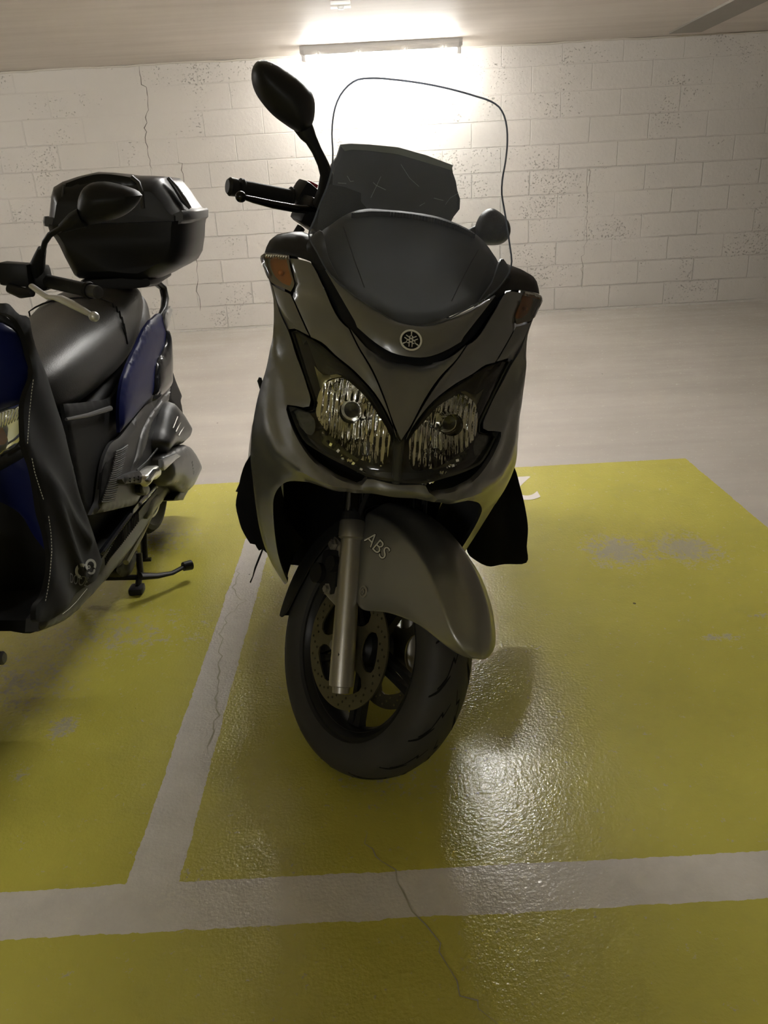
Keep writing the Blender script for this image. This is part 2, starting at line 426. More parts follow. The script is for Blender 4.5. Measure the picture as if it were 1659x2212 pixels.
# dark painted duct along the ceiling, right
tag(MB().box((2.685, 3.5, CEIL-.008), (.265, 7.7, .016)).out('trim_1', mat('duct_grey', (.32, .30, .265), .6), smooth=False), kind='structure')
# line of sealant along the top of the block wall
mb = MB()
pts = [(x, BACK-.006, CEIL-.006+.004*sin(x*7)+.003*sin(x*23)) for x in np.arange(X0, X1, .12)]
mb.tube(pts, .008, 6)
tag(mb.out('trim_2', wp), kind='structure')
# painted digit on the floor, read from the far side
dg = text_mesh('2', .37, lambda u, v: (.567-u*.78, 3.005-v, .0012), mat('line_paint', (.78, .73, .66), .5), 'painted_digit', fl, bold=.006)

for P_, w_ in (([(-.505, 2.39), (-.50, 2.24), (-.455, 2.14), (-.495, 2.06), (-.485, 1.88), (-.44, 1.62), (-.43, 1.43)], .004), ([(-.08, 1.17), (-.02, 1.07), (.02, .98), (.05, .93), (.07, .85), (.13, .78)], .0025)):
    mb = MB(); crack(mb, P_, w_, lambda u, v: (u, v, .0009), mi=0, seg=.022, jit=.006)
    mb.out('paint_crack', mat('crack_dust', (.40, .37, .28), .8), fl, smooth=False)
# ------------------------------------------------------------------ lamps
m_hous = mat('lamp_housing', (.62, .60, .57), .5); m_clip = mat('lamp_clip', (.75, .74, .72), .3)
m_tube = emis('fluorescent_tube', LAMP_C, TUBE); m_tube2 = emis('aged_fluorescent_tube', LAMP_C, TUBE*.72)
def make_lamp(x, y, label):
    t = empty('ceiling_lamp', label, 'lamp', loc=(x, y, CEIL)); L = 1.30; t['group'] = 'ceiling lamps'
    mb = MB()
    sec = [(-.055, 0), (-.055, -.030), (-.042, -.062), (.042, -.062), (.055, -.030), (.055, 0)]
    P = [[(sx, yy*k, zz*(1 if k == 1 else .75)) for yy, zz in sec] for sx, k in ((-L/2, .8), (-L/2+.03, 1), (L/2-.03, 1), (L/2, .8))]
    mb.grid(P, caps=True); mb.out('housing', m_hous, t, smooth=False)
    mb = MB(); mb.tube([(-L/2+.05, 0, -.082), (L/2-.05, 0, -.082)], .017, 16); mb.out('tube', m_tube2 if (y > 6 or y < 0) else m_tube, t)
    for sx in (-1, 1):
        MB().box((sx*(L/2-.028), 0, -.078), (.035, .07, .05), bev=.006).out('tube_holder', m_clip, t)
    for sx in (-.18, .2, -.5, .5):
        MB().box((sx, -.055, -.055), (.02, .016, .026), bev=.003).out('clip', m_clip, t)
    return t
make_lamp(*LAMPS[0], 'glowing fluorescent batten lamp fixed at the top of the block wall')
for i, (x, y) in enumerate(LAMPS[1:]):
    t = make_lamp(x, y, 'fluorescent batten lamp out of view on the ceiling, '+('directly between camera and back wall', 'over the left bays', 'behind the camera')[i])
d = empty('ceiling_detector', 'small white square detector on the ceiling at the top edge of view', 'detector', loc=(-.10, 5.63, CEIL))
MB().box((0, 0, -.012), (.125, .11, .024), bev=.006).out('cover', m_clip, d)
MB().lathe([(0, .001), (0, .022), (-.012, .018), (-.014, .001)], (0, 0, -.024), (0, 0, 1), 20).out('lens', mat('detector_lens', (.8, .8, .78), .2), d)
# ------------------------------------------------------------------ grey scooter (front faces the camera, leaning on its side stand)
m_grey = mat('satin_grey_paint', (.225, .228, .235), .34, metal=.72, coat=.25, nscale=900, nstr=.05, ndist=.0003)
m_silver = mat('silver_grey_paint', (.27, .268, .25), .36, metal=.75, coat=.3)
m_alu = mat('cast_aluminium', (.36, .345, .31), .38, metal=.8, nscale=400, nstr=.08)
m_blk = mat('black_plastic', (.014, .014, .015), .42, nscale=700, nstr=.12, ndist=.0004)
m_blk2 = mat('matt_black_plastic', (.012, .012, .012), .6, nscale=500, nstr=.15, ndist=.0004)
m_gloss = mat('gloss_black_plastic', (.01, .011, .014), .16)
m_rub = mat('tyre_rubber', (.034, .0335, .033), .6, nscale=350, nstr=.1, var=.4)
m_groove = mat('tyre_groove', (.004, .004, .004), .9)
m_rim = mat('black_wheel', (.012, .012, .012), .35)
m_disc = mat('brake_steel', (.17, .155, .10), .42, metal=.8)
m_chrome = mat('chrome', (.78, .78, .76), .07, metal=1)
m_refl = mat('reflector_chrome', (.88, .88, .85), .06, metal=1)
m_house = mat('lamp_bowl', (.055, .056, .045), .3, coat=.3)
m_amber = mat('amber_bulb', (.46, .17, .04), .35)
m_sgback = mat('signal_bowl', (.34, .33, .26), .3)
m_lens = glass('headlight_lens', (.93, .94, .93), fres=1.5, rough=.015)
m_lens2 = glass('signal_lens', (.90, .88, .80), haze=.03, fres=1.5, rough=.05)
m_screen = glass('windscreen_acrylic', (.96, .975, .98), haze=.024, fres=1.35, rough=.02)
m_fab = mat('black_fabric', (.006, .006, .007), .9, sheen=.04, spec=.2, nscale=1200, nstr=.2, ndist=.0005)
m_red = mat('red_switch', (.30, .012, .02), .4)
m_white = mat('white_print', (.72, .72, .66), .4)
m_seat = mat('seat_vinyl', (.030, .030, .030), .45, nscale=260, nstr=.35, ndist=.0012)

YAW, LEAN = .05283, .19900; TX, TY = -.1286, 1.4257; DL = .5643; RAKE = radians(28); TRAIL = .1; WR = .274
G = Matrix.Translation((TX, TY, 0)) @ Matrix.Rotation(YAW, 4, 'Z') @ Matrix.Rotation(LEAN, 4, 'Y')
GM = np.array(G.to_3x3()); GT = np.array([TX, TY, 0])
class Frame:
    def __init__(s, M, T, steer=0.): s.M = M; s.T = T; s.d = steer; s.ax = np.array([0, sin(RAKE), cos(RAKE)]); s.o = np.array([0, -TRAIL, 0.])
    def rot(s, v, a): v = np.asarray(v, float); c, n = cos(a), sin(a); return v*c+np.cross(s.ax, v)*n+np.multiply.outer(v@s.ax, s.ax)*(1-c)
    def fwd(s, p):                       # unsteered scooter coords -> scooter coords
        return s.o+s.rot(np.asarray(p, float)-s.o, s.d)
    def lray(s, px, py):
        o = s.M.T@(CAM-s.T); d = s.M.T@ray(px, py)
        if s.d: o = s.o+s.rot(o-s.o, -s.d); d = s.rot(d, -s.d)
        return o, d
    def pl(s, px, py, ax, v):
        o, d = s.lray(px, py); i = 'xyz'.index(ax); return o+d*((v-o[i])/d[i])
    def surf(s, px, py, f, lo=-.6, hi=1.3):
        o, d = s.lray(px, py); a, b = (lo-o[1])/d[1], (hi-o[1])/d[1]
        for _ in range(44):
            m_ = (a+b)/2; p = o+d*m_
            if p[1]-f(p[0], p[2]) < 0: a = m_
            else: b = m_
        return o+d*(a+b)/2
FB = Frame(GM, GT); FS = Frame(GM, GT, DL)
def tri2(P, f, F=FB, mirror=False, cx=None):
    """pixel outline -> (x,z) outline on surface f.  third entry 1 = corner, 2 = snap to centre line (corner)"""
    o = []
    for p in P:
        q = F.surf(p[0], p[1], f); x, z = q[0], q[2]
        if len(p) > 2 and p[2] >= 2: x = 0.0
        o.append((x, z, 1 if len(p) > 2 and p[2] in (1, 2) else 0))
    return o
_zk = np.array([.30, .45, .58, .64, .68, .72, .78, .86, .94, .975, 1.05, 1.2, 1.4]); _yk = np.array([.06, -.03, -.13, -.175, -.195, -.205, -.165, -.115, -.07, -.045, .0, .10, .24])
_zz = np.linspace(.2, 1.5, 521); _yy = np.interp(_zz, _zk, _yk); _kk = np.exp(-np.linspace(-2, 2, 25)**2); _yy = np.convolve(np.pad(_yy, 12, 'edge'), _kk/_kk.sum(), 'valid')
def yc(z): return float(np.interp(z, _zz, _yy))
def S(x, z):
    a = abs(x); return yc(z)+float(np.interp(z, (.6, .8, .92, 1.1), (3.4, 2.95, 2.2, 2.0)))*a*a
def mirr(o): return [(-p[0],)+tuple(p[1:]) for p in o][::-1]
def sym(o):                       # close a left half outline with its mirror
    r = [(-p[0],)+tuple(p[1:]) for p in o][::-1]
    return o+[p for p in r if abs(p[0]) > 1e-9]
scooter = empty('scooter', 'large grey maxi scooter with tall clear windscreen leaning in the middle bay', 'scooter', mtx=G)
def inset(P, e):
    A = np.array(P); n = len(A); ar = sum(A[i-1][0]*A[i][1]-A[i][0]*A[i-1][1] for i in range(n)); sg = 1 if ar > 0 else -1; out = []
    for i in range(n):
        t = A[(i+1) % n]-A[i-1]; t = t/(np.linalg.norm(t)+1e-9); out.append(tuple(A[i]+sg*e*np.array([-t[1], t[0]])))
    return out
def lr(name, px, mt, surf=S, h=.011, **kw):
    o = tri2(px, surf); r = []
    for s_ in (0, 1):
        pts = spline(o if s_ == 0 else mirr(o), h); pts = inset(pts, .0012)
        r.append(panel(name, pts, surf, mt, scooter, h=h, **kw))
    return r
def ridge(P, A, w, f=0):
    """raised soft crease along a param polyline"""
    P = [np.array(p) for p in P]
    def L(v):
        q = np.array(v, float).copy(); q[:, 0] = -np.abs(q[:, 0]); d = np.full(len(q), 9.)
        for a, b in zip(P[:-1], P[1:]):
            ab = b-a; t = np.clip(((q-a)@ab)/(ab@ab), 0, 1); d = np.minimum(d, np.hypot(*(q-a-t[:, None]*ab).T))
        return A*np.maximum(0, 1-d/w)**1.15
    return L
def pxl(P, f=S): return [tuple(FB.surf(a, b, f)[[0, 2]]) for a, b in P]

# upper side panel, seam strip panel
UP = [(624, 557, 1), (650, 560), (671, 566, 1), (679, 577), (700, 620), (742, 698), (754, 708, 1), (772, 745), (804, 800), (829, 858), (848, 912), (857, 946, 1), (846, 917), (828, 879), (808, 848), (783, 820), (764, 801), (723, 768), (694, 741), (671, 730, 1), (631, 641, 1), (637, 613, 1)]
R1 = ridge(pxl([(700, 620), (754, 708), (804, 800), (857, 946)]), .010, .05)
lr('side_panel', UP, m_grey, lift=R1)
lr('seam_panel', [(628, 635, 1), (669, 727, 1), (655, 721), (636, 712), (623, 713, 1), (604, 672), (586, 614, 1)], m_grey)
# nose between the creases
NP = [(882, 788, 2), (860, 786), (829, 775), (800, 759), (771, 727), (757, 710, 1), (774, 745), (806, 800), (831, 858), (850, 912), (858, 948, 2)]
def Sn(x, z):
    a = abs(x); return S(x, z)+.022*np.clip((z-.80)/.10, 0, 1)*max(0, 1-(a/.085)**2)
n0 = tri2(NP, S)
panel('nose_panel', spline(sym(n0), .010), Sn, m_grey, scooter, h=.010, lift=ridge(pxl([(757, 710), (806, 800), (858, 946)]), .010, .035))
# emblem panel below the screen
EP = [(890, 703, 3), (852, 693), (813, 669), (760, 632), (703, 583, 1), (766, 692, 1), (771, 705, 1), (810, 738), (845, 759), (881, 768, 3)]
emb_o = tri2(EP, S)
emb_out = spline(sym([(0., emb_o[0][1], 0)]+emb_o[1:-1]+[(0., emb_o[-1][1], 0)]), .011)
Se = lambda x, z: S(x, z)-.014
emblem_panel = panel('emblem_panel', emb_out, Se, m_grey, scooter, h=.011, thick=.012, rnd=.005)
# black band behind the gap
BD = [(702, 583), (671, 571), (700, 624), (745, 701), (755, 712), (771, 728), (800, 761), (829, 778), (860, 789), (882, 791, 3), (881, 755, 3), (845, 745), (810, 722), (775, 695), (740, 640)]
b0 = tri2(BD, S)
panel('trim_band', spline(sym([p for p in b0[9:10]]+b0[8::-1]+b0[:0:-1][:5]+[b0[10]]) if False else sym([(0., b0[9][1], 0)]+b0[8::-1]+b0[14:10:-1]+[(0., b0[10][1], 0)]), .012), S, m_gloss, scooter, h=.014, off=.012, thick=.01)
lr('screen_trim', [(674, 508, 1), (690, 497), (712, 560), (735, 610), (705, 584), (697, 600, 1), (671, 571, 1), (660, 530)], m_blk, off=.012, thick=.012)
# black shoulder covers above the signals
Ssh = lambda x, z: S(x, z)+.006+max(0, z-1.035)*.55
lr('shoulder_cover', [(570, 547, 1), (574, 533), (581, 519), (592, 511), (612, 507), (632, 504), (650, 504), (664, 510), (674, 510, 1), (690, 560), (700, 582, 1), (672, 568), (624, 553)], m_blk, surf=Ssh, thick=.10, rnd=.006)

# big lower side wings
WG = [(563, 556, 1), (575, 588), (585, 613), (604, 674), (623, 716), (640, 770), (652, 802), (664, 840), (671, 866), (668, 879), (655, 880), (640, 875), (621, 870, 1), (619, 880), (624, 898), (640, 937), (656, 965), (679, 993), (714, 1017), (752, 1038), (771, 1047), (782, 1045), (793, 1035), (806, 1037, 1), (862, 1050, 2), (862, 1077, 2), (791, 1065), (733, 1056), (656, 1042), (627, 1041), (607, 1048), (596, 1062), (591, 1078), (590, 1096), (594, 1154), (602, 1202), (614, 1238), (622, 1256, 1), (615, 1263, 1), (590, 1225), (574, 1190), (562, 1150), (553, 1100), (547, 1050), (541, 993), (542, 954), (549, 896), (559, 850), (571, 810), (577, 789), (585, 750), (592, 715), (592, 690), (590, 645), (581, 606)]
w0 = tri2(WG, S)
wl = ridge(pxl([(592, 700), (600, 760), (612, 840), (625, 900), (648, 962), (690, 1010), (760, 1048)]), .020, .040)
wl2 = ridge(pxl([(588, 720), (575, 800), (575, 880), (580, 920), (600, 966), (640, 1003), (720, 1040)]), .022, .026)
wl3 = ridge(pxl([(604, 1050), (593, 1080), (592, 1110), (597, 1160), (606, 1210), (620, 1256)]), .008, .022)
WL = lambda v: wl(v)+wl2(v)+wl3(v)
wp_ = [p if len(p) < 4 else p for p in w0]
panel('front_cowl', spline(sym_w := ([p for p in w0[24:25]]+w0[23::-1][:24]+w0[:25:-1]+[w0[25]]+[(-p[0],)+tuple(p[1:]) for p in ([w0[24]]+w0[23::-1][:24]+w0[:25:-1]+[w0[25]])[::-1] if abs(p[0]) > 1e-9]), .0105), S, m_grey, scooter, h=.0105, thick=.022, rnd=.004, lift=WL)

# headlamp unit : clear lens, bowl, reflectors
LN = [(860, 1044, 2), (846, 1042), (810, 1036), (790, 1030), (755, 1012), (714, 992), (680, 972), (662, 960), (645, 935), (632, 905), (622, 878, 1), (640, 882), (660, 890), (676, 889), (679, 872), (672, 850), (655, 800), (640, 752), (628, 718, 1), (640, 716), (665, 730), (690, 744), (720, 770), (760, 803), (781, 824), (806, 852), (826, 883), (845, 921), (857, 955, 2)]
Sl = lambda x, z: S(x, z)+.007
l0 = tri2(LN, S)
lens_out = spline(sym(l0), .012)
panel('headlight_lens', lens_out, Sl, m_lens, scooter, h=.012, thick=0, rnd=.004, lift=lambda v: .004*np.minimum(1, dist_poly(v, lens_out)/.03))
hl = mesh('headlight', [(0, .05, .8)]*0 or [(0, 0, 0)], [], m_house, scooter) if False else None
def bowl(v):
    d = dist_poly(v, lens_out); return -.055*np.minimum(1, d/.022)**.6
head = panel('headlight', lens_out, lambda x, z: S(x, z)+.004, m_house, scooter, h=.010, thick=.002, rnd=.0, lift=bowl)
# black rim gap round the lens
RP = [(862, 1049, 2)]
def hchild(o): o.parent = head; return o
refl_px = [(742, 812), (722, 814), (700, 825), (690, 842), (684, 870), (684, 892), (695, 912), (712, 932), (735, 955), (760, 975), (790, 990), (826, 997), (834, 985), (838, 960), (842, 940), (834, 920), (815, 890), (790, 855), (765, 830)]
r0_ = tri2(refl_px, lambda x, z: S(x, z)+.03)
rr0 = random.Random(3)
for s_ in (0, 1):
    o = spline(r0_ if s_ == 0 else mirr(r0_), .004)
    v, f = tri_fill(o, .0027)
    zb = np.array([p[1] for p in v]); xb = np.abs(v[:, 0])
    dd = dist_poly(v, o)
    zt = .868
    flute = np.where(zb < zt, .0034*np.abs(np.sin(xb*pi/.0100))+.0010*np.abs(np.sin((zb-.02*np.floor(xb/.0125))*pi/.028)), .003*np.abs(np.sin(xb*pi/.021))+.003*np.abs(np.sin((zb+xb*.35)*pi/.017)))
    bx = abs(np.mean([p[0] for p in o]))
    cx_, cz_ = FB.surf(760, 882, lambda x, z: S(x, z)+.03)[[0, 2]]
    rad = np.hypot(xb-abs(cx_), zb-cz_)
    y = np.array([S(a, b) for a, b in v])+.036-.022*(1-np.minimum(1, dd/.05))+flute-.006
    y = y+.018*np.clip(1-rad/.05, 0, 1)
    hchild(mesh('reflector', [(v[i, 0], y[i], v[i, 1]) for i in range(len(v))], f, m_refl, scooter, smooth=True))
    sg = -1 if s_ == 0 else 1
    c = np.array([sg*abs(cx_), S(cx_, cz_)+.020, cz_])
    ax = np.array([sg*.15, -1, .1])
    hchild(MB().lathe([(.03, .0195), (-.004, .0195), (-.007, .0175), (-.004, .0150), (-.001, .0145)], c, ax*-1*-1, 28).out('bulb_ring', m_chrome, scooter))
    hchild(MB().lathe([(-.0, .0145), (.010, .0125), (.014, .0001)], c, ax, 24).out('bulb_cap', mat('bulb_cap_grey', (.10, .10, .085), .25, metal=.6), scooter))
    # inner bezel band over the top of the reflector
    # small ribbed pilot light in the lower pod
    pil = tri2([(634, 888), (668, 893), (678, 905), (680, 930), (672, 942), (655, 930), (642, 910)], lambda x, z: S(x, z)+.02)
    po = spline(pil if s_ == 0 else mirr(pil), .005)
    v, f = tri_fill(po, .005)
    yv = np.array([S(a, b) for a, b in v])+.022+.003*np.sin((v[:, 1]+np.abs(v[:, 0])*.5)*pi/.006)
    hchild(mesh('pilot_light', [(v[i, 0], yv[i], v[i, 1]) for i in range(len(v))], f, mat('frosted_lamp', (.13, .135, .12), .3, metal=.3), scooter))
    # chrome eyebrow flash above
    fl_ = tri2([(679, 793, 1), (700, 812), (727, 810, 1), (738, 814), (710, 822), (692, 842, 1)], lambda x, z: S(x, z)+.02)
    po = spline(fl_ if s_ == 0 else mirr(fl_), .006)
    hchild(panel('reflector_fin', po, lambda x, z: S(x, z)+.024, mat('fin_paint', (.40, .38, .22), .3, metal=.6), scooter, h=.006, thick=.004))
    # smooth metallic blade between reflector and pilot pod
    bl = tri2([(690, 935), (700, 930), (735, 965), (775, 1000), (762, 1003), (720, 985), (695, 960)], lambda x, z: S(x, z)+.02)
    po = spline(bl if s_ == 0 else mirr(bl), .008)
    hchild(panel('reflector_blade', po, lambda x, z: S(x, z)+.030, mat('blade_paint', (.16, .16, .10), .22, metal=.7), scooter, h=.008, thick=.004))
# small bright crumbs of cut glass along the lower edge
for s_ in (-1, 1):
    mb = MB()
    for i in range(26):
        t = i/25; x = (.015+.115*t); z = .712+.055*t**1.6+rr0.uniform(-.005, .005)
        mb.box((s_*x, S(x, z)+.016+rr0.uniform(-.003, .003), z), (.0055, .004, .0045), R=np.array(Matrix.Rotation(rr0.uniform(0, 3), 3, 'Y') @ Matrix.Rotation(rr0.uniform(0, 1), 3, 'X')), bev=.0)
    hchild(mb.out('lens_prisms', m_refl, scooter, smooth=False))
# centre divider rib
hchild(MB().tube([(0, S(0, .79)+.028, .79), (0, S(0, .75)+.022, .75), (0, S(0, .715)+.012, .715)], [.011, .009, .008], 12).out('centre_rib', m_house, scooter))

# turn signals
SG = [(563, 553), (570, 548, 1), (600, 549), (623, 552, 1), (626, 575), (634, 605), (636, 613, 1), (634, 620), (628, 630, 1), (610, 621), (588, 611), (578, 600), (570, 580)]
sg0 = tri2(SG, S)
for s_ in (0, 1):
    o = sg0 if s_ == 0 else mirr(sg0); sg = -1 if s_ == 0 else 1
    pts = spline(o, .007)
    back = panel('turn_signal', pts, lambda x, z: S(x, z)+.006, m_sgback, scooter, h=.008, thick=.02, rnd=0, lift=lambda v: -.028*np.minimum(1, dist_poly(v, pts)/.008))
    c = np.mean([(p[0], p[1]) for p in pts], 0)
    ins = tri2([(583, 562), (600, 558), (619, 560), (622, 580), (630, 608), (625, 621), (606, 612), (592, 598)], S); ins = ins if s_ == 0 else mirr(ins)
    am = panel('amber_insert', spline(ins, .007), lambda x, z: S(x, z)+.020, m_amber if s_ == 0 else m_amber, scooter, h=.008, thick=.004); am.parent = back
    qb = FB.surf(606, 590, S); bb = MB().lathe([(-.0055*cos(t), .0055*sin(t)+1e-5) for t in np.linspace(0, pi, 10)], (qb[0]*(1 if s_ == 0 else -1), qb[1]+.010, qb[2]), (0, 1, 0), 16).out('signal_bulb', mat('orange_bulb', (.62, .20, .03), .1), scooter); bb.parent = back
    le = panel('signal_lens', pts, lambda x, z: S(x, z)-.004, m_lens2, scooter, h=.008, thick=.008, rnd=.004, back=False); le.parent = back
    mb = MB(); A = np.array(sg0[1][:2]); B = np.array(sg0[3][:2])
    for i in range(9):
        q = A+(B-A)*(.12+.8*i/8); q = q+np.array([0, -.004])
        mb.box((q[0]*(1 if s_ == 0 else -1), S(q[0], q[1])+.001, q[1]), (.0035, .006, .007))
    e = mb.out('signal_prisms', m_chrome, scooter, smooth=False); e.parent = back

# emblem : ring with three crossed tuning forks
ec = FB.surf(882, 736, Se); ez = ec[2]; 
sl = (Se(0, ez+.01)-Se(0, ez-.01))/.02; nrm = np.array([0, -1, sl]); nrm /= np.linalg.norm(nrm); ux = np.array([1., 0, 0]); uz = np.cross(nrm, ux)*-1
if uz[2] < 0: uz = -uz
EC = np.array([0.0, Se(0, ez), ez])
EF = lambda u, v, w: EC+ux*u+uz*v+nrm*(w+.001)
Rm = .0195
mb = MB(); mb.prism([(Rm*cos(a), Rm*sin(a)) for a in np.linspace(0, 2*pi, 49)[:-1]], EF, .0022); emb = mb.out('emblem', m_gloss, scooter); emb.parent = emblem_panel
mb = MB()
ring = lambda a, r, w: EF(r*cos(a), r*sin(a), w)
mb.grid([[ring(a, r, w) for r, w in ((Rm, .001), (Rm, .0036), (Rm*.84, .0036), (Rm*.84, .001))] for a in np.linspace(0, 2*pi, 49)[:-1]], closeu=True)
for k_ in range(3):
    a = pi/2+k_*2*pi/3; d = np.array([cos(a), sin(a)]); p = np.array([-sin(a), cos(a)])
    def Q(t, s): q = d*t*Rm+p*s*Rm; return (q[0], q[1])
    mb.prism([Q(.86, 0), Q(.74, .06), Q(.58, .035), Q(.42, .04), Q(.42, -.04), Q(.58, -.035), Q(.74, -.06)], EF, .0034)
    for s in (-1, 1):
        mb.prism([Q(.44, s*.03), Q(.36, s*.17), Q(.10, s*.17), Q(-.62, s*.17), Q(-.62, s*.10), Q(.08, s*.10), Q(.32, s*.09)], EF, .0034)
o = mb.out('emblem_ring', m_white, scooter, smooth=False); o.parent = emblem_panel

# ------------------------------------------------------------------ windscreen and dash
def Sw(x, z):
    a = abs(x); t = max(0, z-.97); return -.048+t*.60-.12*t*t+(1.9-1.0*min(1, t/.35))*a*a-.008
SW = [(890, 705), (853, 696), (813, 671), (760, 634), (715, 596), (685, 545), (667, 507), (679, 475), (691, 441), (709, 396), (718, 357), (719, 330), (717, 290), (719, 258), (724, 232), (735, 206), (752, 185), (773, 172), (800, 169), (860, 173), (944, 186), (1028, 208), (1060, 219), (1078, 231), (1089, 250), (1095, 277), (1096, 305), (1092, 349), (1085, 390), (1084, 420), (1088, 445), (1094, 480), (1100, 522), (1104, 577), (1080, 618), (1040, 650), (1000, 672), (958, 693), (925, 702)]
sw = tri2(SW, Sw)
scr = panel('windscreen', spline(sw, .012), Sw, m_screen, scooter, h=.014, thick=0, rnd=0)
# cut edge of the acrylic and a few scratches
P3 = [(p[0], Sw(p[0], p[1]), p[1]) for p in spline(sw, .010)]
e = MB().tube(P3+[P3[0]], .0016, 6, cap=False).out('screen_edge', glass('acrylic_edge', (.16, .18, .22), haze=.08), scooter); e.parent = scr
m_scr = mat('scratch_white', (.35, .4, .46), .6)
for ln in ([(801, 427), (815, 398), (823, 381)], [(866, 355), (885, 385), (905, 403)], [(750, 380), (757, 392), (764, 391)], [(962, 442), (972, 428), (990, 417)], [(906, 445), (918, 438)], [(806, 394), (812, 400), (833, 410)], [(937, 428), (958, 433)], [(730, 395), (748, 396)]):
    q = [FB.surf(a, b, Sw) for a, b in ln]; q = [p-np.array([0, .0006, 0]) for p in q]
    MB().tube(q, .00038, 4).out('scratch', m_scr, scooter).parent = scr
def Sd(x, z):
    a = abs(x); t = max(0, z-.96); return -.028+t*1.25+1.9*a*a
DS = [(890, 703), (853, 694), (813, 669), (760, 632), (703, 580), (680, 530), (690, 505), (714, 487), (741, 468), (762, 458), (791, 452), (839, 454), (892, 459), (945, 468), (985, 482), (1025, 503), (1051, 527), (1066, 548), (1078, 568), (1072, 600), (1062, 632), (1025, 658), (958, 690), (919, 701)]
ds = tri2(DS, Sd)
m_dash = mat('dash_plastic', (.018, .019, .019), .5, nscale=600, nstr=.1)
dash = panel('dashboard', spline(ds, .012), Sd, m_dash, scooter, h=.014, thick=.015, rnd=.006)
mb = MB(); A = [(762, 463), (800, 459), (840, 460), (890, 465), (940, 474), (985, 488), (1022, 507)]
Q = [FB.surf(a, b, lambda x, z: Sd(x, z)) for a, b in A]; Q = np.array(Q); tt = np.linspace(0, len(Q)-1, 46)
for t in tt:
    i = min(int(t), len(Q)-2); q = Q[i]+(Q[i+1]-Q[i])*(t-i)
    mb.box(q+np.array([0, -.007, -.002]), (.0052, .006, .009))
e = mb.out('vent_slots', m_groove, scooter, smooth=False); e.parent = dash
for ln in ([(742, 490), (765, 560), (787, 620)], [(1033, 540), (1005, 590), (976, 650)]):
    q = [FB.surf(a, b, lambda x, z: Sd(x, z)-.0008) for a, b in ln]
    e = MB().tube(q, .0009, 5).out('dash_seam', m_groove, scooter); e.parent = dash

# ------------------------------------------------------------------ steered front end
WDX = .010
def sth(mb): mb.V = [tuple(FS.fwd(v)) for v in mb.V]; return mb
def st(mb): mb.V = [tuple(FS.fwd(np.array(v)+np.array([WDX, 0, 0]))) for v in mb.V]; return mb
AX = np.array([0, sin(RAKE), cos(RAKE)]); AXLE = np.array([0, 0, WR])
wheel = (MB().lathe([(-.030, .178), (-.038, .196), (-.047, .200), (-.0545, .214), (-.0585, .232), (-.057, .245), (-.049, .258), (-.036, .2665), (-.018, .2725), (0, .274), (.018, .2725), (.036, .2665), (.049, .258), (.057, .245), (.0585, .232), (.0545, .214), (.047, .200), (.038, .196), (.030, .178)], AXLE, (1, 0, 0), 120, closed=True))
def tyre_r(x):
    xs = [0, .018, .036, .049, .057]; rs = [.274, .2725, .2665, .258, .245]; return float(np.interp(abs(x), xs, rs))
def TW(x, a, off=.0007): r = tyre_r(x)+off; return np.array([x, -r*cos(a), WR+r*sin(a)])
NG = 32
for i in range(NG):
    a0 = 2*pi*i/NG; s_ = 1 if i % 2 else -1
    for sgn, off_ in ((-1, 0), (1, .5)):
        aa = a0+off_*2*pi/NG
        path = [(.004, 0), (.012, .10), (.017, .075), (.026, .21), (.040, .30)] if i % 2 else [(.020, 0), (.028, .055), (.040, .13), (.050, .17)]
        V = []; path = spline([(p[0], p[1], 1) for p in path], .006, closed=False)
        for j, (x, da) in enumerate(path):
            w = .0044*(1-.55*abs(2*j/(len(path)-1)-1))
            V += [TW(sgn*x, aa-da-w/.27*1.1), TW(sgn*x, aa-da+w/.27*1.1)]
        wheel.add(V, [(2*j, 2*j+1, 2*j+3, 2*j+2) for j in range(len(path)-1)], 1)
st(wheel).out('front_tyre', [m_rub, m_groove], scooter)
rim = MB(); rim.lathe([(-.034, .200), (-.040, .203), (-.040, .190), (-.028, .176), (0, .168), (.028, .176), (.040, .190), (.040, .203), (.034, .200)], AXLE, (1, 0, 0), 96)
rim.lathe([(-.045, .001), (-.045, .032), (-.03, .045), (.03, .045), (.045, .032), (.045, .001)], AXLE, (1, 0, 0), 40)
for i in range(5):
    a = pi/2+2*pi*i/5+.25
    for s_ in (-1, 1):
        P = []
        for t, w, th in ((.03, .022, .030), (.07, .013, .022), (.12, .012, .018), (.16, .017, .018), (.178, .024, .022)):
            aa = a+s_*(.30-.9*t)*.9*(1-t/.30); d = np.array([0, cos(aa), sin(aa)]); p_ = np.array([0, -sin(aa), cos(aa)]); c = AXLE+d*t
            P.append([c+p_*w/2+np.array([th/2, 0, 0]), c+p_*w/2-np.array([th/2, 0, 0]), c-p_*w/2-np.array([th/2, 0, 0]), c-p_*w/2+np.array([th/2, 0, 0])])
        rim.grid(P, closev=True, caps=True)
st(rim).out('front_rim', m_rim, scooter)
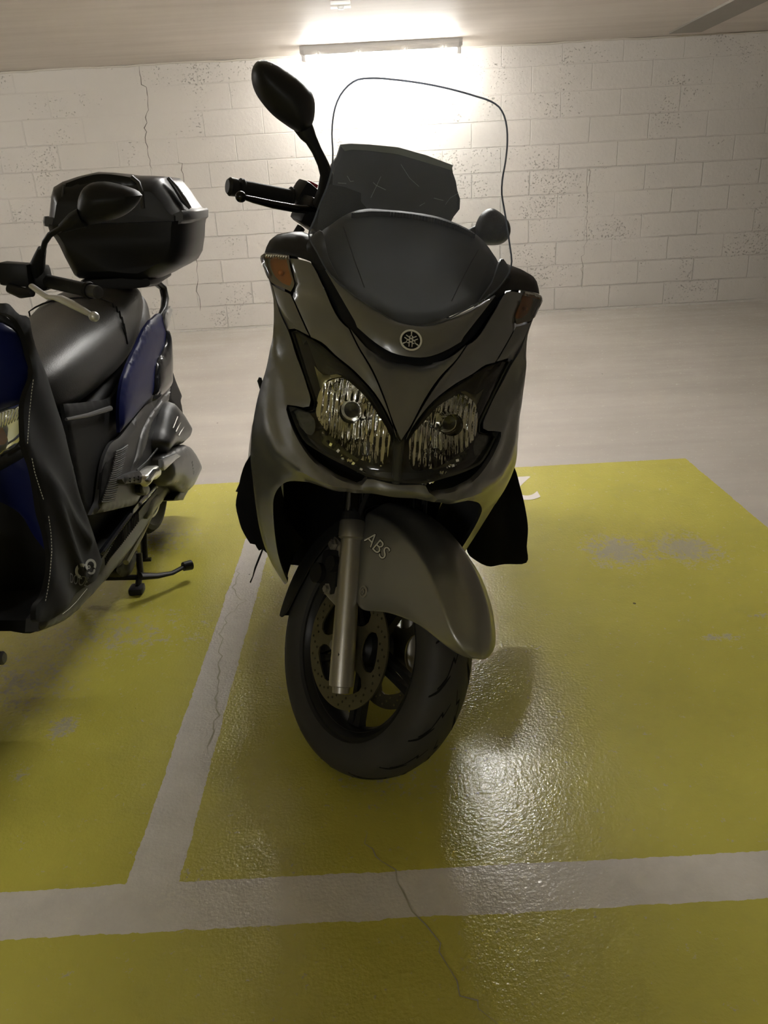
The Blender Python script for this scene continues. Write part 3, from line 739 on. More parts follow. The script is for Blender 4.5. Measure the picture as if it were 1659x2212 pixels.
def disc(x, mt):
    Ro, Ri = .1335, .100; o = [(Ro*cos(a), Ro*sin(a)) for a in np.linspace(0, 2*pi, 97)[:-1]]
    holes = []
    for k_ in range(5):                       # five big windows leaving a star carrier
        a = k_*2*pi/5+.2; hp = []
        for r, q in ((.100, -.50), (.104, 0), (.100, .50)): hp.append((a+q, r))
        pts = [(.058, -.36), (.085, -.50), (.099, -.42), (.1015, 0), (.099, .42), (.085, .50), (.058, .36), (.050, 0)]
        holes.append([tuple(p) for p in spline([(r*cos(a+q), r*sin(a+q)) for r, q in pts], .012)])
    for k_ in range(60):
        a = k_*2*pi/60; r = (.1085, .1165, .1245)[k_ % 3]
        holes.append([(r*cos(a)+.0029*cos(t), r*sin(a)+.0029*sin(t)) for t in np.linspace(0, 2*pi, 9)[:-1]])
    v, f = tri_fill(o, .009, holes); mb = MB()
    n = len(v); cnt = set()
    for t in f:
        for a, b in ((t[0], t[1]), (t[1], t[2]), (t[2], t[0])): cnt.add((a, b))
    V = [(x-.002, p[0], WR+p[1]) for p in v]+[(x+.002, p[0], WR+p[1]) for p in v]
    F = list(f)+[(t[2]+n, t[1]+n, t[0]+n) for t in f]+[(a, b, b+n, a+n) for a, b in cnt if (b, a) not in cnt]
    mb.add(V, F)
    return st(mb).out('brake_disc', mt, scooter, angle=30)
disc(-.0605, m_disc); disc(.0605, m_disc)
for s_ in (-1, 1):
    x = s_*.0925; yo = -.034
    AXF = np.array([0, sin(radians(31)), cos(radians(31))])
    def FP(t, dx=0, dy=0): return np.array([x+dx, yo+dy, WR])+AXF*t
    leg = MB().tube([FP(-.078), FP(-.066), FP(-.064), FP(-.05), FP(.05), FP(.20), FP(.275)], [.017, .018, .0245, .0255, .0245, .0225, .0215], 28)
    leg.tube([FP(.238), FP(.242), FP(.275), FP(.280)], [.0215, .0275, .0275, .024], 28)
    lg = st(leg).out('fork_leg', m_alu, scooter)
    if True:
        st(MB().box(FP(.10, dy=.045), (.016, .07, .035), bev=.005)).out('caliper_lug', m_alu, scooter).parent = lg
        st(MB().box(FP(.20, dy=.04), (.016, .06, .03), bev=.005)).out('caliper_lug', m_alu, scooter).parent = lg
    st(MB().tube([FP(.27), FP(.55)], .0205, 28)).out('fork_tube', m_chrome, scooter).parent = lg
    st(MB().tube([FP(.279), FP(.296)], [.025, .023], 24)).out('fork_seal', m_blk, scooter).parent = lg
    st(MB().lathe([(-.012, .0001), (-.012, .014), (0, .016), (.03, .016)], FP(0, dx=s_*.01), (s_*-1, 0, 0), 6)).out('axle_nut', m_blk, scooter).parent = lg
    cal = MB().box(np.array([s_*.068, .105, WR+.115]), (.075, .062, .10), R=np.array(Matrix.Rotation(-.5, 3, 'X')), bev=.014)
    cal.tube([(s_*.095, .125, WR+.10), (s_*.118, .125, WR+.10)], .022, 20); cal.tube([(s_*.095, .095, WR+.14), (s_*.116, .095, WR+.14)], .017, 20)
    c_ = st(cal).out('brake_caliper', m_blk2, scooter)
    for t_, yy_ in ((.10, .085), (.20, .075)):
        st(MB().lathe([(-.006, .0001), (-.006, .0075), (0, .0085), (0, .013), (.004, .013), (.004, .001)], FP(t_, dy=yy_-.02, dx=s_*.014), (-s_, 0, 0), 6)).out('caliper_bolt', m_alu, scooter).parent = c_
    st(MB().tube([(s_*.085, .07, WR+.17), (s_*.09, .10, WR+.26), (s_*.07, .13, WR+.36), (s_*.04, .17, WR+.47)], .0055, 8)).out('brake_hose', m_blk, scooter)
st(MB().tube([(-.10, -.0, WR), (.10, -.0, WR)], .011, 16)).out('front_axle', m_alu, scooter)

# front mudguard: crown over the tyre with skirts to the fork legs
def rad(p, q): return 0
phs = np.radians(np.array([20, 26, 31, 36, 44, 55, 68, 82, 96, 108, 116]))   # angle forward-horizontal -> over the top
crown = [.350, .346, .343, .341, .338, .334, .330, .324, .318, .316, .316]
P = []
def fender_row(ph, rc, w, skirt_r, wsk, crease):
    row = []
    k = max(.1, min(1, (rc-skirt_r)/.09)); e = 1 if crease > .004 else crease/.004
    prof = [(0, rc), (w*.26, rc-.001*k), (w*.44, rc-.007*k), (w*.62, rc-(.013+.006*e)*k), (w*.80, rc-(.024+.002*e)*k), (w*.95, rc-(.033-.003*e)*k), (w*1.0, rc-(.042-.007*e)*k), (w*1.01, rc-.050*k), (w*.5+wsk*.5+.002, (rc-.05*k)*.5+skirt_r*.5), (wsk, skirt_r)]
    pts = [(-a, r) for a, r in prof[:0:-1]]+prof
    for x, r in pts: row.append(np.array([x, -r*cos(ph), WR+r*sin(ph)]))
    return row
spec = [
 (30, .330, .010, .314, .012, 0), (31, .334, .028, .302, .034, 0), (33, .337, .044, .292, .050, 0), (36, .338, .056, .276, .063, .001), (40, .338, .064, .256, .070, .003), (45, .336, .069, .226, .075, .005), (50, .333, .072, .196, .079, .006),
 (58, .329, .074, .158, .082, .007), (66, .326, .075, .124, .084, .007), (74, .322, .075, .104, .085, .007), (82, .320, .076, .097, .085, .007), (90, .318, .076, .097, .085, .007), (97, .317, .076, .106, .085, .006), (103, .316, .075, .140, .084, .005), (108, .316, .074, .182, .083, .004), (112, .316, .072, .225, .080, .002)]
for dgr, rc, w, sr, ws, cr in spec: P.append(fender_row(radians(dgr), rc, w, sr, ws, cr))
fe = MB().grid(P); fo = st(fe).out('front_mudguard', m_silver, scooter, angle=80)
md = fo.modifiers.new('t', 'SOLIDIFY'); md.thickness = .004; md.offset = -1
subsurf(fo, 2)
# rear half of the mudguard, black
P = []
for dgr, rc, w, sr, ws, cr in [(112, .312, .070, .262, .075, 0), (125, .308, .070, .25, .074, 0), (140, .304, .069, .235, .074, 0), (155, .302, .069, .225, .074, 0), (170, .302, .069, .215, .074, 0), (184, .302, .068, .22, .073, 0), (196, .302, .066, .235, .070, 0), (200, .300, .060, .262, .064, 0)]:
    P.append(fender_row(radians(dgr), rc, w, sr, ws, cr))
fe = MB().grid(P); f2 = st(fe).out('rear_mudguard', m_blk2, scooter, angle=80)
md = f2.modifiers.new('t', 'SOLIDIFY'); md.thickness = .003; md.offset = -1; subsurf(f2, 1)
# ABS lettering laid on the mudguard skirt, both sides
from mathutils.bvhtree import BVHTree
bpy.context.view_layer.update(); dg_ = bpy.context.evaluated_depsgraph_get()
tree = BVHTree.FromObject(fo, dg_)
for s_ in (-1, 1):
    q = np.array([s_*.0865, 0, 0]); pp = FS.pl(776, 1277, 'x', -.0865); h_ = tree.ray_cast(Vector(FS.fwd(np.array([s_*.2, pp[1], pp[2]]))), Vector(FS.rot(np.array([-s_, 0., 0]), DL))); c = FS.o+FS.rot(np.array(h_[0])-FS.o, -DL) if h_[0] is not None else np.array([s_*.0865, pp[1], pp[2]])
    c = c-np.array([WDX, 0, 0])
    o = st(MB().lathe([(-.002, .0125), (.003, .0125), (.003, .009), (.001, .0085), (.001, .006), (.0045, .0055), (.0045, .003), (.002, .0028), (.002, .0001)], c, (s_, 0, 0), 28)).out('mudguard_bolt', m_alu, scooter)
    o.parent = fo
m_abs = mat('abs_print', (.62, .61, .55), .4)
for s_ in (-1, 1):
    a0 = FS.pl(781, 1152, 'x', -.079); a1 = FS.pl(829, 1201, 'x', -.079); d = (a1-a0)[1:]; L_ = np.linalg.norm(d); d /= L_; nn = np.array([-d[1], d[0]])
    if nn[1] < 0: nn = -nn
    c = (a0+a1)[1:]/2
    for bold, mt_, w_ in ((.0011, m_groove, .0004), (-.0001, m_abs, .0009)):
        def f(u, v):
            if s_ > 0: u = -u
            q = c+d*u*1.0+nn*v
            org = FS.fwd(np.array([s_*.2, q[0], q[1]])); dr = FS.rot(np.array([-s_, 0., 0]), DL)
            h_ = tree.ray_cast(Vector(org), Vector(dr))
            p = np.array(h_[0]) if h_[0] is not None else FS.fwd(np.array([s_*.09, q[0], q[1]]))
            return p-dr*w_
        o = text_mesh('ABS', L_*.46, f, mt_, 'abs_lettering' if w_ > .0005 else 'lettering_outline', scooter, shear=.25 if s_ < 0 else -.25, bold=bold, sx=1.15)
        o.parent = fo

# handlebar, levers, mirrors
def bar(s_):
    e = np.array([s_*.385, .555, 1.036]); i_ = np.array([s_*.245, .548, 1.070]); return e, i_
for s_ in (-1, 1):
    e, i_ = bar(s_); d = (e-i_)/np.linalg.norm(e-i_)
    gp = sth(MB().tube([i_, i_+d*.004, i_+d*.006, e-d*.034, e-d*.030, e-d*.024], [.021, .022, .0165, .0175, .0205, .0205], 24)).out('handlebar_grip', m_blk2, scooter)
    sth(MB().tube([e-d*.026, e-d*.018, e-d*.017, e-d*.002, e+d*.004], [.012, .012, .018, .019, .014], 24)).out('bar_end', m_blk, scooter).parent = gp
    sw_ = sth(MB().box(i_-d*.042+np.array([0, -.004, .002]), (.082, .052, .052), R=np.array(Matrix.Rotation(-s_*.22, 3, 'Y')), bev=.011)).out('switch_housing', m_blk, scooter)
    sth(MB().box(i_-d*.033+np.array([0, -.006, .031]), (.022, .016, .018), bev=.003)).out('stop_switch' if s_ < 0 else 'beam_switch', m_red if s_ < 0 else m_blk2, scooter).parent = sw_
    ms = sth(MB().box(i_-d*.045+np.array([0, -.045, -.028]), (.082, .062, .060), R=np.array(Matrix.Rotation(-s_*.15, 3, 'Y')), bev=.010).tube([i_-d*.055+np.array([0, -.05, -.04]), i_-d*.06+np.array([0, -.05, -.075])], .012, 12)).out('master_cylinder', m_blk, scooter)
    o_ = np.array([0, -.062, -.006])
    lv = [i_-d*.060+o_, i_-d*.02+o_+np.array([0, -.006, -.006]), i_+d*.02+o_+np.array([0, -.012, -.010]), i_+d*.07+o_+np.array([0, -.006, -.010]), e-d*.035+o_+np.array([0, .004, -.008]), e-d*.012+o_+np.array([0, .002, -.006])]
    l_ = MB().tube(lv, [.011, .012, .0105, .010, .0085, .006], 14, sq=.8); l_.lathe([(-.0115*cos(t), .0115*sin(t)+1e-5) for t in np.linspace(0, pi, 12)], lv[-1]+d*.006, (1, 0, 0), 16)
    sth(l_).out('brake_lever', mat('lever_black', (.03, .03, .03), .18, metal=.9), scooter)
    # bar tube to the centre
    sth(MB().tube([i_-d*.04, i_-d*.12, np.array([0, .50, 1.06])], .014, 14)).out('handlebar', m_blk, scooter)
    sth(MB().tube([i_-d*.02+np.array([0, -.05, -.055]), i_-d*.005+np.array([0, -.055, -.10]), i_-d*.05+np.array([0, -.07, -.155]), i_-d*.11+np.array([0, -.05, -.18])], .010, 10)).out('brake_cable', m_blk, scooter)
sth(MB().tube([(0, .50, 1.06), (0, .40, .95)], .03, 16)).out('steering_stem', m_blk, scooter)
# mirror image-left: outline traced, solid shell
def mirror(px, stalkpx, ypl, deep, s_, F=FB):
    o = [F.pl(a, b, 'y', ypl)[[0, 2]] for a, b in px]
    pts = spline([tuple(p) for p in o], .007); A = np.array(pts)
    L = lambda v: deep*np.sqrt(np.clip(1-(1-np.minimum(1, dist_poly(v, pts)/.055))**2, 0, 1))
    mo = panel('mirror', pts, lambda x, z: ypl, m_blk, scooter, h=.009, thick=.010, rnd=.0, lift=L)
    g_ = panel('mirror_glass', [tuple(A.mean(0)+(p-A.mean(0))*.92) for p in A], lambda x, z: ypl+.0105, m_refl, scooter, h=.02, thick=0, rnd=0); g_.parent = mo
    q = [F.pl(a, b, 'y', y_) for a, b, y_, r_ in stalkpx]+([FS.fwd([.27, .545, 1.075])] if s_ > 0 else [])
    s2 = MB().tube(q, [r_ for *_, r_ in stalkpx]+([.016] if s_ > 0 else []), 18).out('mirror_stalk', m_blk, scooter); s2.parent = mo
    return mo
MPX = [(543, 160), (547, 143), (556, 132), (566, 129), (583, 132), (605, 143), (632, 160), (657, 180), (671, 195), (679, 215), (680, 240), (678, 256), (672, 272), (662, 284), (650, 288), (635, 281), (612, 266), (590, 249), (568, 225), (553, 203), (545, 182)]
mirror(MPX, [(652, 268, .29, .020), (664, 290, .29, .0165), (672, 302, .29, .0125), (684, 325, .29, .0105), (697, 352, .30, .0115), (706, 378, .31, .014), (703, 410, .33, .016), (694, 440, .36, .018)], .28, .045, -1)
MP2 = [(1062, 450), (1045, 458), (1033, 475), (1027, 495), (1030, 515), (1045, 527), (1065, 530), (1085, 526), (1098, 515), (1103, 500), (1101, 484), (1092, 470), (1078, 457)]
mirror(MP2, [(1045, 492, .72, .010), (1032, 493, .72, .009), (1015, 502, .70, .010), (1000, 525, .66, .014)], .70, .04, 1)

# ------------------------------------------------------------------ structure behind the front panels
FR = [(0., .925), (-.06, .93), (-.13, .97), (-.20, 1.02), (-.235, 1.035, 1), (-.225, .93), (-.205, .84), (-.20, .76), (-.195, .70), (-.185, .655, 1), (-.09, .668), (0., .672)]
fr = spline(sym(FR[:-1]+[(0., .672, 0)])[::1][:0] or (FR+[(-p[0],)+tuple(p[1:]) for p in FR[-2:0:-1]]), .02)
panel('front_frame', fr, lambda x, z: S(x, z)+.062, mat('frame_black', (.004, .004, .004), .85, spec=.1), scooter, h=.03, thick=.03, rnd=0)
# side fairings running back from the front cowl to the leg shield
edge = [(563, 556), (575, 588), (581, 606), (590, 645), (592, 690), (592, 715), (585, 750), (577, 789), (571, 810), (559, 850), (549, 896), (542, 954), (541, 993), (547, 1050), (553, 1100), (562, 1150), (574, 1190), (590, 1225), (615, 1263)]
ed = [FB.surf(a, b, S) for a, b in edge]
for s_ in (-1, 1):
    P = []
    for p in ed:
        x0 = abs(p[0]); row = []
        for t in np.linspace(0, 1, 6):
            row.append((s_*(x0-.004-.035*t*t), p[1]+.008+t*max(.05, .34-p[1]), p[2]+.02*t*(p[2] < .5)))
        P.append(row)
    o = MB().grid(P).out('side_fairing', m_grey, scooter); md = o.modifiers.new('t', 'SOLIDIFY'); md.thickness = .004
# black wheel tunnel
P = []
for y_, zt, w_ in ((-.06, .668, .185), (.05, .655, .185), (.20, .64, .19), (.30, .60, .195), (.335, .50, .195), (.345, .28, .17)):
    P.append([(x, y_, zt) for x in np.linspace(-w_, w_, 9)])
MB().grid(P).out('wheel_tunnel', mat('tunnel_black', (.004, .004, .004), .85, spec=.1), scooter, smooth=True)
m_body = m_grey
def ringsec(y, w, z0, z1, cx=0, e=3.2, n=36, w2=None):
    R_ = []
    for j in range(n):
        a = 2*pi*j/n; c, s_ = cos(a), sin(a)
        ww = w if (w2 is None or s_ > 0) else w2
        R_.append((cx+ww*np.sign(c)*abs(c)**(2/e), y, (z0+z1)/2+(z1-z0)/2*np.sign(s_)*abs(s_)**(2/e)))
    return R_
P = [ringsec(*a) for a in ((.375, .20, .32, .95), (.40, .245, .28, .95), (.50, .285, .27, .80), (.60, .30, .26, .62), (.78, .31, .26, .62), (.95, .30, .28, .70), (1.2, .27, .36, .72), (1.5, .21, .48, .76), (1.8, .14, .62, .82), (1.95, .05, .70, .80))]
MB().grid(P, closev=True, caps=True).out('main_body', m_body, scooter, angle=60)
P = [ringsec(*a) for a in ((.72, .12, .60, .74), (.80, .17, .62, .79), (1.0, .21, .64, .80), (1.2, .22, .66, .81), (1.28, .22, .67, .86), (1.34, .20, .68, .90), (1.55, .18, .72, .92), (1.78, .13, .76, .92))]
MB().grid(P, closev=True, caps=True).out('seat', m_seat, scooter, angle=60)
rw = MB().lathe([(-.03, .17), (-.047, .19), (-.066, .215), (-.070, .235), (-.055, .255), (-.03, .264), (0, .267), (.03, .264), (.055, .255), (.070, .235), (.066, .215), (.047, .19), (.03, .17)], (0, 1.565, .267), (1, 0, 0), 72, closed=True)
rw.out('rear_tyre', m_rub, scooter)
MB().lathe([(-.04, .001), (-.04, .05), (-.02, .06), (-.02, .16), (-.045, .19), (.045, .19), (.02, .16), (.02, .06), (.04, .05), (.04, .001)], (0, 1.565, .267), (1, 0, 0), 48).out('rear_rim', m_rim, scooter)
MB().box((.10, 1.45, .30), (.07, .42, .14), bev=.03).out('engine_case', m_alu, scooter)
MB().tube([(-.15, 1.0, .25), (-.17, 1.2, .27), (-.18, 1.35, .32), (-.19, 1.8, .42)], [.03, .04, .06, .055], 20).out('silencer', m_blk, scooter)
MB().tube([(.14, .75, .27), (.22, .74, .13), (.245, .72, .058)], [.012, .011, .010], 12).box((.247, .72, .053), (.05, .06, .010), bev=.003).out('side_stand', m_blk, scooter)
# top case seen through the screen
tcy = 1.40
tf = [FB.pl(a, b, 'y', tcy) for a, b in [(735, 311), (757, 309), (800, 311), (860, 317), (920, 334), (979, 356), (981, 372), (988, 392), (991, 412), (997, 430), (996, 452), (982, 470), (975, 485), (945, 540), (925, 580), (765, 580), (735, 530), (708, 470), (700, 440), (704, 400), (714, 355), (726, 338)]]
cen = np.mean(tf, 0); P = []
for y_, k_ in ((tcy+.0, .93), (tcy+.012, .985), (tcy+.03, 1.0), (tcy+.30, .93), (tcy+.40, .86), (tcy+.42, .75)):
    P.append([(cen[0]+(p[0]-cen[0])*k_, y_, cen[2]+(p[2]-cen[2])*k_+(0 if k_ > .9 else 0)) for p in tf])
tc_ = MB().grid(P, closev=True, caps=True).out('top_case', mat('top_case_plastic', (.045, .05, .065), .5, nscale=90, nstr=.25, ndist=.002), scooter, angle=28)
rim_ = [FB.pl(a, b, 'y', tcy-.012) for a, b in [(735, 312), (757, 310), (800, 312), (860, 318), (920, 335), (979, 357), (975, 368), (920, 351), (858, 333), (800, 326), (760, 323), (745, 326)]]
mb = MB(); mb.prism([(p[0], p[2]) for p in rim_], lambda u, v, w: (u, tcy-.012+w, v), .05)
o = mb.out('case_lid', mat('case_lid_grey', (.16, .18, .18), .4), scooter, smooth=False); o.parent = tc_
zb_ = min(p[2] for p in tf)
for x_ in (-.07, .07):
    MB().tube([(cen[0]*.5+x_, 1.46, .86), (cen[0]+x_, tcy+.04, zb_+.03)], .014, 12).tube([(cen[0]*.5+x_, 1.72, .88), (cen[0]+x_, tcy+.30, zb_+.04)], .014, 12).out('case_rack', m_blk, scooter)
# instrument hood left of the screen centre
ih = [tuple(FB.pl(a, b, 'y', .30)[[0, 2]]) for a, b in [(684, 500), (690, 450), (704, 410), (713, 398), (745, 404), (780, 417), (780, 436), (790, 447), (800, 462), (760, 480), (715, 500)]]
panel('instrument_hood', ih, lambda x, z: .30, m_dash, scooter, h=.02, thick=.06, rnd=.004)
# ------------------------------------------------------------------ black fabric lap apron hanging both sides of the grey scooter
def flap(px, ypl, ph):
    o = [tuple(FB.pl(a, b, 'y', ypl)[[0, 2]]) for a, b in px]
    pts = spline(o, .014)
    return panel('apron_flap', pts, lambda x, z: ypl, m_fab, scooter, h=.014, thick=.010, rnd=.004, lift=lambda v: .010*np.sin(v[:, 0]*55+v[:, 1]*12+ph)+.006*np.sin(v[:, 1]*40+v[:, 0]*60))
flap([(560, 960), (541, 985), (530, 1000), (522, 1022), (514, 1060), (509, 1092), (515, 1118), (522, 1140), (534, 1160), (541, 1170), (552, 1173), (560, 1187), (567, 1186), (575, 1196), (600, 1190), (610, 1080), (600, 980)], .46, 0)
flap([(1100, 985), (1106, 1000), (1113, 1012), (1122, 1045), (1133, 1095), (1139, 1140), (1138, 1180), (1137, 1215), (1115, 1220), (1080, 1224), (1050, 1220), (1030, 1213), (1016, 1205), (1010, 1170), (1020, 1090), (1040, 1000)], .50, 1.5)
q = [FB.pl(a, b, 'y', .46) for a, b in [(568, 1185), (560, 1205), (551, 1228), (546, 1246), (541, 1257)]]
MB().tube(q, [.006, .008, .007, .004, .006], 8, sq=.35).out('apron_strap', m_fab, scooter)
for s_, xo, zo in ((-1, -.315, .40), (1, .345, .36)):
    P = []
    for t in np.linspace(0, 1, 16):
        z = .93-(.93-zo)*t; row = []
        for u in np.linspace(0, 1, 10):
            xi = .19; xe = .225+(abs(xo)-.225)*max(0, (t-.35)/.65)**1.2
            row.append((s_*(xi+(xe-xi)*u), .372+.12*t+.012*sin(u*9+t*5)+.006*sin(t*20), z))
        P.append(row)
    o = MB().grid(P).out('apron_cloth', m_fab, scooter); md = o.modifiers.new('t', 'SOLIDIFY'); md.thickness = .006
P = []
for t in np.linspace(0, 1, 12):
    a = pi*t; x = -.215*cos(a); P.append([(x*(1+.02*sin(z*30)), .38+.09*sin(a)+.01*sin(z*25+t*9), z) for z in np.linspace(.55, .93, 14)])
o = MB().grid(P).out('apron_cloth', m_fab, scooter); md = o.modifiers.new('t', 'SOLIDIFY'); md.thickness = .004
q = [FB.pl(a, b, 'y', .36) for a, b in [(562, 815), (561, 822), (566, 838), (570, 845)]]
MB().tube(q, [.003, .006, .006, .003], 8).out('apron_buckle', m_blk, scooter)
# ------------------------------------------------------------------ blue scooter, left bay
OFF = np.array([-.95, 1.5, 0.])
blue = empty('scooter', 'dark blue scooter with black top case, cropped by the left edge of the photo', 'scooter', loc=tuple(OFF))
FW = Frame(np.eye(3), np.zeros(3))
m_blue = mat('blue_paint', (.005, .010, .085), .40, coat=.0, spec=.18)
m_seat2 = mat('grained_vinyl', (.045, .044, .043), .42, nscale=330, nstr=.45, ndist=.0012)
m_gry = mat('grey_plastic', (.036, .036, .037), .42, nscale=600, nstr=.12)
m_dgry = mat('dark_grey_plastic', (.014, .014, .015), .45, nscale=500, nstr=.15)
m_fab2 = mat('apron_fabric', (.008, .008, .0085), .85, spec=.25, sheen=.08, nscale=1300, nstr=.2, ndist=.0004)
m_lever = mat('polished_lever', (.66, .66, .66), .34, metal=.55)
def side(name, px, x=-.78, mt=m_gry, parent=blue, h=.014, thick=.01, lift=None, rnd=.004, bulge=None, sp=True, w=None):
    """panel facing +x traced in the photo and stood on a plane of constant x"""
    o = []
    for p in px:
        q = FW.pl(p[0], p[1], 'x', x); o.append((q[1], q[2])+((1,) if len(p) > 2 else ()))
    pts = spline(o, h) if sp else [tuple(p[:2]) for p in o]
    L = lift if lift is not None else (lambda v: (bulge or 0)*np.sqrt(np.minimum(1, dist_poly(v, pts)/(w or .05))))
    return panel(name, pts, lambda y, z: x, mt, parent, h=h, thick=thick, rnd=rnd, lift=(lambda v: -L(v)) if False else (lambda v: L(v)), axis='x', sgn=-1)
def front(name, px, yf, mt, parent=blue, h=.014, thick=.01, bulge=0, w=.05, curve=0, xc=-1.0, rnd=.004):
    f = (lambda x, z: yf+curve*(x-xc)**2)
    o = [tuple(FW.surf(p[0], p[1], f, .3, 4.5)[[0, 2]])+((1,) if len(p) > 2 else ()) for p in px]
    pts = spline(o, h)
    return panel(name, pts, f, mt, parent, h=h, thick=thick, rnd=rnd, lift=lambda v: bulge*np.sqrt(np.minimum(1, dist_poly(v, pts)/w)))
def P3(px, py, ax, v): return FW.pl(px, py, ax, v)

# seat
sx = -.955
secs = [(1.93, .07, .66, .76), (1.97, .11, .645, .79), (2.06, .135, .64, .812), (2.2, .150, .64, .83), (2.38, .162, .65, .852), (2.52, .166, .665, .872), (2.60, .166, .68, .893), (2.66, .163, .70, .905), (2.80, .150, .76, .912), (2.92, .125, .80, .905), (2.98, .08, .83, .885)]
P = [ringsec(y, w, z0, z1, sx, 2.9) for y, w, z0, z1 in secs]
seat = MB().grid(P, closev=True, caps=True).out('seat', m_seat2, blue, angle=70); subsurf(seat, 1)
# piping seam across the seat
ps = [a for a in ringsec(2.585, .1675, .678, .894, sx, 2.9) if a[2] > .70]
ps = sorted(ps, key=lambda p: -p[0])
e = MB().tube([(p[0], p[1]-.10*abs((p[0]-sx)/.167)**3*(p[2] < .99)+.02, p[2]) for p in ps], .0028, 8).out('seat_piping', m_blk, blue); e.parent = seat

# body core behind all side panels
P = [ringsec(*a, sx, 3.4) for a in ((1.87, .12, .24, .94), (1.89, .12, .22, .94), (1.90, .12, .21, .90), (1.93, .12, .20, .30), (2.02, .12, .20, .29), (2.06, .12, .20, .60), (2.3, .14, .24, .66), (2.6, .15, .34, .72), (2.85, .15, .50, .82), (3.05, .10, .66, .86), (3.12, .05, .74, .86))]
MB().grid(P, closev=True, caps=True).out('main_body', m_dgry, blue, angle=50)
# side panels
side('tail_panel', [(328, 691, 1), (355, 686), (361, 706), (361, 733), (354, 760), (340, 785), (336, 820), (336, 852, 1), (317, 871), (290, 903), (262, 934, 1), (260, 888), (266, 829), (277, 794), (298, 747), (313, 713)], -.765, m_blue, bulge=.010, w=.06)
side('tail_side', [(361, 706, 1), (368, 722), (372, 765), (372, 834, 1), (352, 853), (337, 853, 1), (337, 820), (341, 785), (354, 760), (361, 733)], -.752, m_gloss, bulge=.012, w=.05)
side('tail_reflection', [(371, 661, 1), (374, 668), (370, 690), (362, 712), (359, 692)], -.748, mat('silver_reflection', (.5, .5, .5), .3, metal=.6), h=.01)  # reflection on the tail, painted in as a silver strip
side('side_cover', [(371, 837, 1), (350, 860), (318, 875), (284, 915), (262, 943), (240, 962), (228, 990), (214, 1082, 1), (200, 1112, 1), (298, 1090, 1), (318, 1040), (343, 985), (357, 905)], -.775, m_gry, bulge=.006)
side('side_crease', [(371, 838, 1), (352, 861), (325, 900), (308, 935), (296, 985), (286, 1017, 1), (300, 1000), (312, 975), (325, 925), (342, 895), (362, 868)], -.764, mat('light_grey_plastic', (.085, .085, .082), .4), h=.01, bulge=.006, w=.02)
rb = side('ribbed_panel', [(276, 958, 1), (265, 1020), (249, 1084, 1), (218, 1086, 1), (229, 1006), (252, 973)], -.770, m_dgry)
for i in range(24):
    t = i/23; a = np.array([276-28*t, 962+118*t]); b = np.array([250-32*t+4*sin(t*3), 976+108*t])
    e = MB().tube([P3(*a, 'x', -.765), P3(*(a+b)/2+np.array([0, 2]), 'x', -.7645), P3(*b, 'x', -.765)], .0026, 6).out('rib', m_gry, blue); e.parent = rb
side('under_seat_panel', [(140, 872, 1), (176, 870), (206, 866), (250, 851), (262, 828, 1), (260, 890), (262, 940), (240, 962), (228, 990), (216, 1075), (206, 1112, 1), (190, 1110), (165, 1010), (150, 930)], -.795, m_blk2)
MB().tube([P3(143, 906, 'x', -.785), P3(190, 897, 'x', -.783), P3(238, 882, 'x', -.78)], [.004, .006, .008], 8).out('under_seat_lip', m_gry, blue)
# floor board and sill
fb = [flo(a, b, .262) for a, b in [(185, 1125), (200, 1112), (244, 1098), (300, 1088), (345, 1035), (352, 1040), (300, 1105), (255, 1160), (224, 1200), (150, 1300), (60, 1340), (-40, 1340)]]
fb = [(p[0], p[1]) for p in fb]+[(-1.10, 1.80), (-1.09, 2.5), (-.96, 2.5)]
mb = MB(); mb.prism(fb, lambda u, v, w: (u, v, .262-w), .03); mb.out('floor_board', m_dgry, blue, smooth=False)
mp = [flo(a, b, .268) for a, b in [(203, 1118), (236, 1104), (236, 1125), (205, 1165)]]
mb = MB(); mb.prism([(p[0], p[1]) for p in mp], lambda u, v, w: (u, v, .262+w), .008); mb.out('rubber_mat', mat('mat_rubber', (.06, .06, .058), .5, nscale=90, nstr=.8, ndist=.004), blue, smooth=False)
sl = side('sill', [(348, 1020, 1), (356, 1038), (351, 1066), (331, 1110), (303, 1160), (270, 1205), (235, 1247), (195, 1291), (150, 1335), (110, 1355), (86, 1364, 1), (88, 1335, 1), (120, 1295), (150, 1270), (214, 1216), (222, 1195), (255, 1150), (298, 1094), (335, 1045)], -.800, m_gry, bulge=.010, w=.02, thick=.03)
side('sill_trim', [(350, 1024, 1), (354, 1035), (338, 1060), (300, 1100), (262, 1150), (226, 1200, 1), (220, 1196, 1), (256, 1146), (296, 1093), (334, 1046)], -.770, m_gloss, h=.01).parent = sl
for i in range(26):
    t = i/25; c = np.array([298-70*t-4*sin(t*3), 1113+97*t]); L_ = 12+9*sin(pi*min(1, t+.15))
    e = MB().tube([P3(c[0], c[1]-L_*.5, 'x', -.771), P3(c[0]+1, c[1]+L_*.9, 'x', -.771)], .0022, 6).out('sill_rib', m_blk, blue); e.parent = sl
